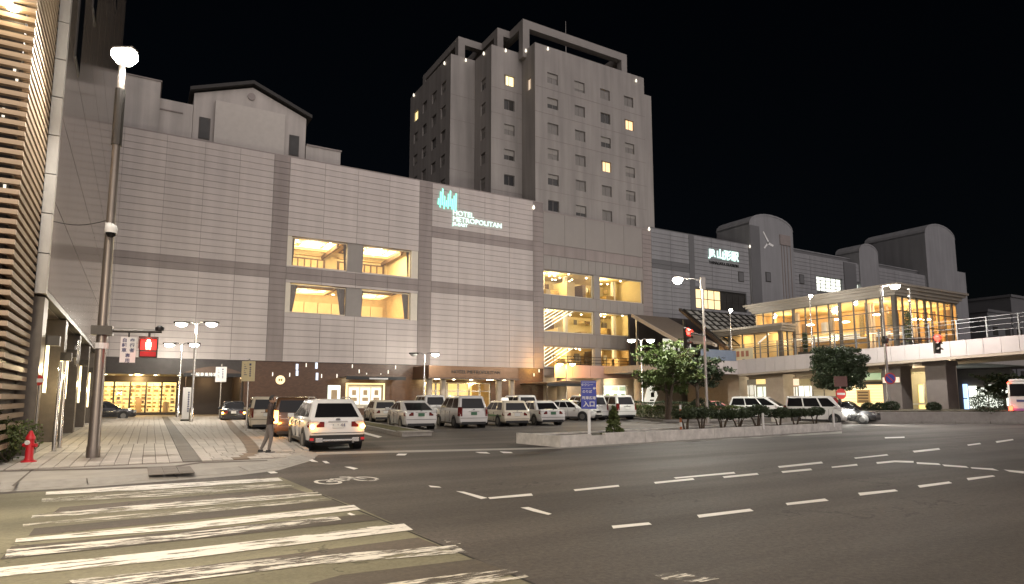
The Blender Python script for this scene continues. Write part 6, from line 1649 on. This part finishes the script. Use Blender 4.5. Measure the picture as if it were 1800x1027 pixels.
    if cladding:
        b = MB(); b.box((-hw*.93, y0-.012, gc+.02), (hw*.93, y0+.1, gc+.27)); b.build('lower_bumper', M['black'], t, bevel=.03)
        b = MB(); b.box((-hw*.62, y0-.035, gc+.06), (hw*.62, y0, gc+.12)); b.box((-hw*.74, y0-.04, gc+.03), (-hw*.5, y0, gc+.17)); b.box((hw*.5, y0-.04, gc+.03), (hw*.74, y0, gc+.17)); b.build('skid_plate', M['steel'], t, bevel=.01)
        for s in (-1, 1): MB().box((s*hw*.80, y0-.02, gc+.09), (s*hw*.93, y0, gc+.17)).build('reflector', M['red_paint'], t)
    if sign:
        f = MB(); f.poly([(-.22, yt1-.75, H), (.22, yt1-.75, H), (.22, yt1-.55, H), (-.22, yt1-.55, H), (-.17, yt1-.71, H+.17), (.17, yt1-.71, H+.17), (.17, yt1-.59, H+.17), (-.17, yt1-.59, H+.17)], None, [(0, 3, 2, 1), (4, 5, 6, 7), (0, 1, 5, 4), (1, 2, 6, 5), (2, 3, 7, 6), (3, 0, 4, 7)]); f.build('roof_sign', M[sign], t)
    if stripe:
        for s in (-1, 1): MB().box((s*(hw-.02), y0+.35, belt-.34), (s*(hw+.004), y0+L*.93, belt-.24)).build('side_stripe', stripe, t)
    return t
WHT = paint('white', (.62, .61, .59)); SIL = paint('silver', (.55, .54, .52), .3); BLK = paint('black', (.02, .02, .022)); BRZ = paint('bronze_amber_lit', (.09, .045, .02)); PNK = paint('pale_red', (.62, .25, .22)); CRM = paint('cream_white', (.64, .58, .46))  # bronze is pushed orange: amber lamp glow put into the paint
SUVK = dict(L=4.62, W=1.82, H=1.70, belt=1.06, hood=1.0, cab=(.02, .135, .55, .745), gc=.27, wr=.35, axles=(.20, .78), roofw=.72, windows=[((.06, .10), (.28, .28)), ((.305, .305), (.60, .60)), ((.625, .625), (.93, .90))])
SED = dict(L=4.4, W=1.69, H=1.46, belt=.90, hood=.84, trunk=.95, cab=(.13, .27, .58, .78), gc=.19, wr=.31)
WAG = dict(L=4.4, W=1.69, H=1.48, belt=.90, hood=.84, cab=(.02, .09, .58, .76), gc=.19, wr=.31)
HAT = dict(L=4.46, W=1.75, H=1.49, belt=.98, hood=.80, cab=(.04, .34, .60, .90), gc=.17, wr=.32, trunk=.99, rearglass=(.10, .90), windows=[((.2, .16), (.40, .40)), ((.425, .425), (.64, .64)), ((.665, .665), (.90, .86))])
VAN = dict(L=4.65, W=1.70, H=1.84, belt=1.08, hood=1.0, cab=(.02, .085, .66, .88), gc=.2, wr=.32, axles=(.19, .82), tail_tall=True, roofw=.81, windows=[((.05, .05), (.34, .34)), ((.365, .365), (.66, .66)), ((.69, .69), (.95, .90))])
# the SUV at the corner
ra = Vector((5.83, 22.3)); hd_ = 3; dv = Vector((sin(rad(hd_)), cos(rad(hd_)))); c = ra+dv*1.36
suv = car('suv', 'white SUV with amber indicators lit at the pavement corner', 'car', c, hd_, WHT, tails='tail_off', rails=True, cladding=True, blink=0, group='cars waiting along the kerb', **SUVK)
suv.scale = (1.05, 1.03, 1.0)
text('・・44', .15, M['navy'], suv, (0, -4.62/2-.037, 1.06-.30+.085), name='plate_number', ext=.002)
MB().box((-.07, -4.62/2-.03, 1.005), (.07, -4.62/2-.015, 1.05)).build('badge', M['rim'], suv)
MB().tube((.5, -2.28, .3), (.5, -2.1, .3), .04).build('exhaust', M['steel'], suv)
b = MB(); b.box((-.6, -1.9, .2), (.6, 1.8, .3)); b.build('underbody', M['black'], suv)
def at(px, dep): 
    d = ray(px, 699); q = CP+d*dep; return (q.x, q.y)
def rear_at(px, dep, L, head):
    q = at(px, dep); return (q[0]+sin(rad(head))*L/2, q[1]+cos(rad(head))*L/2)
car('minivan', 'dark bronze minivan with glowing amber tail waiting ahead of the white SUV', 'car', rear_at(520, 27.0, 4.6, 7), 7, BRZ, tails='e_amber_lo', blink=-1, group='cars waiting along the kerb', **{**VAN, 'H': 1.78, 'W': 1.75})
car('taxi', 'tall cream taxi at the kerb ahead of the dark bronze minivan', 'taxi', rear_at(470, 33.5, 4.4, 6), 6, CRM, blink=None, group='cars waiting along the kerb', **{**VAN, 'H': 1.80})
car('dark_car', 'dark car with amber indicator farthest ahead in the kerb queue', 'car', rear_at(412, 46.5, 4.4, 5), 5, BLK, blink=0, group='cars waiting along the kerb', **WAG)
car('dark_car', 'dark car partly hidden behind the tall pole by the shop windows', 'car', (-2.2, 61.0), 90, BLK, **SED)
# front taxi row
g1 = 'taxis parked in the front row'
car('taxi', 'white liftback taxi nearest the mossy kerb island', 'taxi', rear_at(741, 35.0, 4.77, 7), 7, WHT, plate='plate_g', group=g1, **HAT)
van2 = car('minivan', 'white minivan taxi with black side trim between liftback and striped wagon', 'taxi', rear_at(833, 36.5, 4.7, 7), 7, WHT, plate='plate_g', group=g1, **{**VAN, 'H': 1.76, 'L': 4.4, 'belt': 1.02, 'cab': (.02, .09, .62, .84)})
car('taxi', 'white and green striped estate taxi with glowing roof lamp', 'taxi', rear_at(909, 38.8, 4.7, 8), 8, CRM, plate='plate', group=g1, sign='e_white', stripe=mat('green_stripe', (.08, .2, .06), .4), **WAG)
car('taxi', 'white saloon taxi at the right end of the front row', 'taxi', rear_at(972, 40.3, 4.7, 8), 8, WHT, plate='plate_g', group=g1, **SED)
g2 = 'cars parked behind the taxi row'
car('estate_car', 'cream lit estate car behind the amber indicator of the SUV', 'car', rear_at(679, 45.5, 4.7, 9), 9, CRM, group=g2, **WAG)
car('minivan', 'white minivan with dark rear glass behind the liftback taxi', 'car', rear_at(767, 48, 4.9, 8), 8, WHT, group=g2, **VAN)
car('minivan', 'white minivan behind the striped estate taxi', 'car', rear_at(930, 51, 4.9, 8), 8, WHT, group=g2, **VAN)
car('saloon', 'white saloon facing out behind the saloon taxi', 'car', at(1003, 50), 152, WHT, group=g2, **SED)
car('dark_car', 'dark car tucked behind the blue sign', 'car', at(1024, 57), 140, BLK, group=g2, **WAG)
car('minivan', 'silver minivan left of the silver minivan at the hedge', 'car', rear_at(1052, 49.5, 4.9, 9), 9, WHT, group=g2, **VAN)
car('minivan', 'silver minivan parked beside the hedge', 'car', rear_at(1102, 51, 5, 9), 9, SIL, group=g2, **VAN)
for o_ in bpy.data.objects:
    if o_.get('group') in (g1, g2): o_.scale = (1.08, 1.08, 1.06)
# exit lane
car('saloon', 'pale red saloon behind the lamp post and shrubs', 'car', at(1258, 58), 140, PNK, **SED)
car('minivan', 'white minivan with headlights on behind the shrubs', 'car', at(1334, 51), 156, WHT, heads='e_head', **VAN)
v = car('van', 'boxy white van with headlight glare beside the planter exit', 'van', at(1434, 43.5), 158, WHT, heads='e_head', **{**VAN, 'L': 3.9, 'H': 1.86, 'W': 1.6, 'cab': (.02, .05, .78, .93)})
car('dark_car', 'dark low car just beyond the boxy white van', 'car', at(1486, 44), 162, BLK, **{**SED, 'L': 3.9})
# bus at the right edge
p = onY(1772, 700, 21.5)
bus = thing('bus', 'white coach with red tail lights leaving at the right edge', 'bus', (p.x, 20.4, 0), 0)
bm_ = MB(); Lb, Wb, Hb = 9.0, 2.3, 3.05
bm_.prism([(0, -Wb/2+.12), (.12, -Wb/2), (Lb-.3, -Wb/2), (Lb, -Wb/2+.3), (Lb, Wb/2-.3), (Lb-.3, Wb/2), (.12, Wb/2), (0, Wb/2-.12)], .35, Hb-.2); bo = bm_.build('body', WHT, bus, bevel=.06)
MB().prism([(.1, -Wb/2+.1), (Lb-.2, -Wb/2+.1), (Lb-.2, Wb/2-.1), (.1, Wb/2-.1)], Hb-.2, Hb).build('roof', WHT, bus, bevel=.08)
MB().box((-.015, -.95, 1.85), (.0, .95, 2.7)).build('rear_window', M['carglass'], bus)
for i in range(6): 
    for s in (-1, 1): MB().box((.4+i*1.4, s*(Wb/2+.01), 1.75), (1.7+i*1.4, s*(Wb/2-.005), 2.65)).build('side_window', M['carglass'], bus)
MB().box((-.02, -Wb/2+.15, .7), (0, Wb/2-.15, 1.0)).build('pink_band', mat('violet_band', (.35, .16, .4), .4), bus)
b = MB(); b.box((-.025, -.6, 1.45), (-.0, .6, 1.6)); b.build('dark_lettering_strip', M['navy'], bus)
for s in (-1, 1):
    MB().box((-.05, s*.98-.12, .85), (0, s*.98+.12, 1.15)).build('tail_lamp', M['e_tail'], bus); MB().box((-.05, s*.95-.1, 2.75), (0, s*.95+.1, 2.84)).build('upper_lamp', M['e_tail'], bus)
    for x in (2.0, 7.2): wheel(bus, x, s*(Wb/2-.14), .45).rotation_euler = (0, 0, pi/2)
MB().box((-.08, -Wb/2+.1, .35), (.05, Wb/2-.1, .6)).build('bumper', M['black'], bus)
lamp(bus, (-.4, .95, 1.0), 6, (1, .06, .03), 'POINT', radius=.12, name='tail_glow')

# ================================================================ PERSON
def skin_body(name, J, E, parent, m, sub=2):
    me = bpy.data.meshes.new(name); me.from_pydata([j[0] for j in J], E, [])
    o = bpy.data.objects.new(name, me); COL.objects.link(o)
    s = o.modifiers.new('skin', 'SKIN')
    for i, j in enumerate(J): me.skin_vertices[0].data[i].radius = (j[1], j[2] if len(j) > 2 else j[1])
    me.skin_vertices[0].data[0].use_root = True
    u = o.modifiers.new('sub', 'SUBSURF'); u.levels = sub; u.render_levels = sub
    bpy.context.view_layer.update()
    r = bpy.data.meshes.new_from_object(o.evaluated_get(bpy.context.evaluated_depsgraph_get()))
    bpy.data.objects.remove(o); r.materials.clear(); r.materials.append(m)
    r.polygons.foreach_set('use_smooth', [True]*len(r.polygons))
    q = bpy.data.objects.new(name, r); COL.objects.link(q); q.parent = parent; return q
pp = G(472, 797, .1)
pe = thing('person', 'person in dark jacket and grey trousers standing at the kerb by the SUV', 'person', (pp.x, pp.y, .1), -YAW-rad(70))
# local +y = facing direction (to the right in the picture), x = to the person's right hand
J = [((0, 0, .93), .135, .11), ((0, .01, 1.12), .14, .10), ((0, .02, 1.32), .165, .105), ((0, .02, 1.43), .10, .08), ((0, .035, 1.50), .05, .05),
     ((.17, .02, 1.39), .06), ((.225, -.02, 1.13), .05), ((.215, .10, .90), .036), ((-.17, .02, 1.39), .06), ((-.225, .0, 1.13), .05), ((-.215, .14, .92), .036),
     ((.09, 0, .86), .10, .10), ((.10, .06, .48), .068), ((.10, .0, .09), .045), ((-.09, 0, .86), .10, .10), ((-.10, -.06, .48), .068), ((-.11, -.22, .11), .045)]
E_ = [(0, 1), (1, 2), (2, 3), (3, 4), (3, 5), (5, 6), (6, 7), (3, 8), (8, 9), (9, 10), (0, 11), (11, 12), (12, 13), (0, 14), (14, 15), (15, 16)]
bd = skin_body('body', J, E_, pe, M['trouser'])
bd.data.materials.append(M['jacket'])
for f in bd.data.polygons:
    if f.center.z > .84 or (abs(f.center.x) > .185 and f.center.z > .7): f.material_index = 1
# hem and collar of the jacket
# head: sphere shaped into a face
b = MB(); bmh = bmesh.new(); bmesh.ops.create_uvsphere(bmh, u_segments=20, v_segments=14, radius=.1)
for v_ in bmh.verts:
    x, y, z = v_.co; v_.co = (x*.78, y*.96, z*1.18)
    if z < -.03 and y > .02: v_.co.y *= 1.02; v_.co.x *= .85
    if abs(x) < .018 and y > .08 and -.035 < z < .02: v_.co.y += .022
me = bpy.data.meshes.new('head'); bmh.to_mesh(me); bmh.free(); me.materials.append(M['skin']); me.polygons.foreach_set('use_smooth', [True]*len(me.polygons))
hdo = bpy.data.objects.new('head', me); COL.objects.link(hdo); hdo.parent = pe; hdo.location = (0, .05, 1.60)
bmh = bmesh.new(); bmesh.ops.create_uvsphere(bmh, u_segments=20, v_segments=14, radius=.108)
bmesh.ops.delete(bmh, geom=[v_ for v_ in bmh.verts if v_.co.z < -.03 or (v_.co.y > .045 and v_.co.z < .055)], context='VERTS')
for v_ in bmh.verts: v_.co = (v_.co.x*.8, v_.co.y*.98, v_.co.z*1.18)
me = bpy.data.meshes.new('hair'); bmh.to_mesh(me); bmh.free(); me.materials.append(M['hair']); me.polygons.foreach_set('use_smooth', [True]*len(me.polygons))
o = bpy.data.objects.new('hair', me); COL.objects.link(o); o.parent = hdo
b = MB()
for s in (-1, 1): b.lathe([(.006, -.006), (.011, 0), (.006, .006)], 8, (s*.03, .088, .01))
b.build('eye', M['black'], hdo)
MB().box((-.022, .082, -.052), (.022, .09, -.046)).build('mouth', mat('lips', (.3, .12, .1), .6), hdo)
b = MB()
for s in (-1, 1): b.cbox((s*.079, -.005, -.005), (.012, .035, .055))
b.build('ear', M['skin'], hdo, bevel=.005)
def hand(side, wrist, d):
    w0 = Vector(wrist); d = Vector(d).normalized()
    J = [(tuple(w0), .026, .018), (tuple(w0+d*.05), .036, .016), (tuple(w0+d*.085), .034, .014)]
    E = [(0, 1), (1, 2)]
    u_ = Vector((0, 1, 0)); u_ = (u_-d*u_.dot(d)).normalized(); nrm = Vector((-side, 0, 0))
    for k, ln in enumerate((.062, .072, .067, .052)):
        o_ = u_*(.027-.018*k); a = w0+d*.088+o_; m_ = a+d*ln*.5+nrm*.008; e_ = m_+d*ln*.42+nrm*.022
        n0 = len(J); J += [(tuple(a), .0085), (tuple(m_), .0078), (tuple(e_), .0065)]; E += [(2, n0), (n0, n0+1), (n0+1, n0+2)]
    a = w0+d*.03+u_*.032; n0 = len(J); J += [(tuple(a), .011), (tuple(a+d*.028+u_*.018), .0095), (tuple(a+d*.055+u_*.02+nrm*.008), .008)]; E += [(0, n0), (n0, n0+1), (n0+1, n0+2)]
    return skin_body('hand', J, E, pe, M['skin'], 1)
hand(1, (.212, .115, .885), (-.02, .25, -.97)); hand(-1, (-.212, .155, .905), (.02, .3, -.95))
for x, y, tilt in ((.10, .0, 0), (-.11, -.22, .0)):
    s = MB(); pr_ = [(-.045, -.09), (.045, -.09), (.05, .0), (.05, .12), (.025, .18), (-.025, .18), (-.05, .12), (-.05, .0)]
    s.prism([(x+a, y+c) for a, c in pr_], 0, .055); s.prism([(x+a*.8, y+c*.55-.03) for a, c in pr_], .055, .11); s.build('shoe', M['black'], pe, bevel=.015)
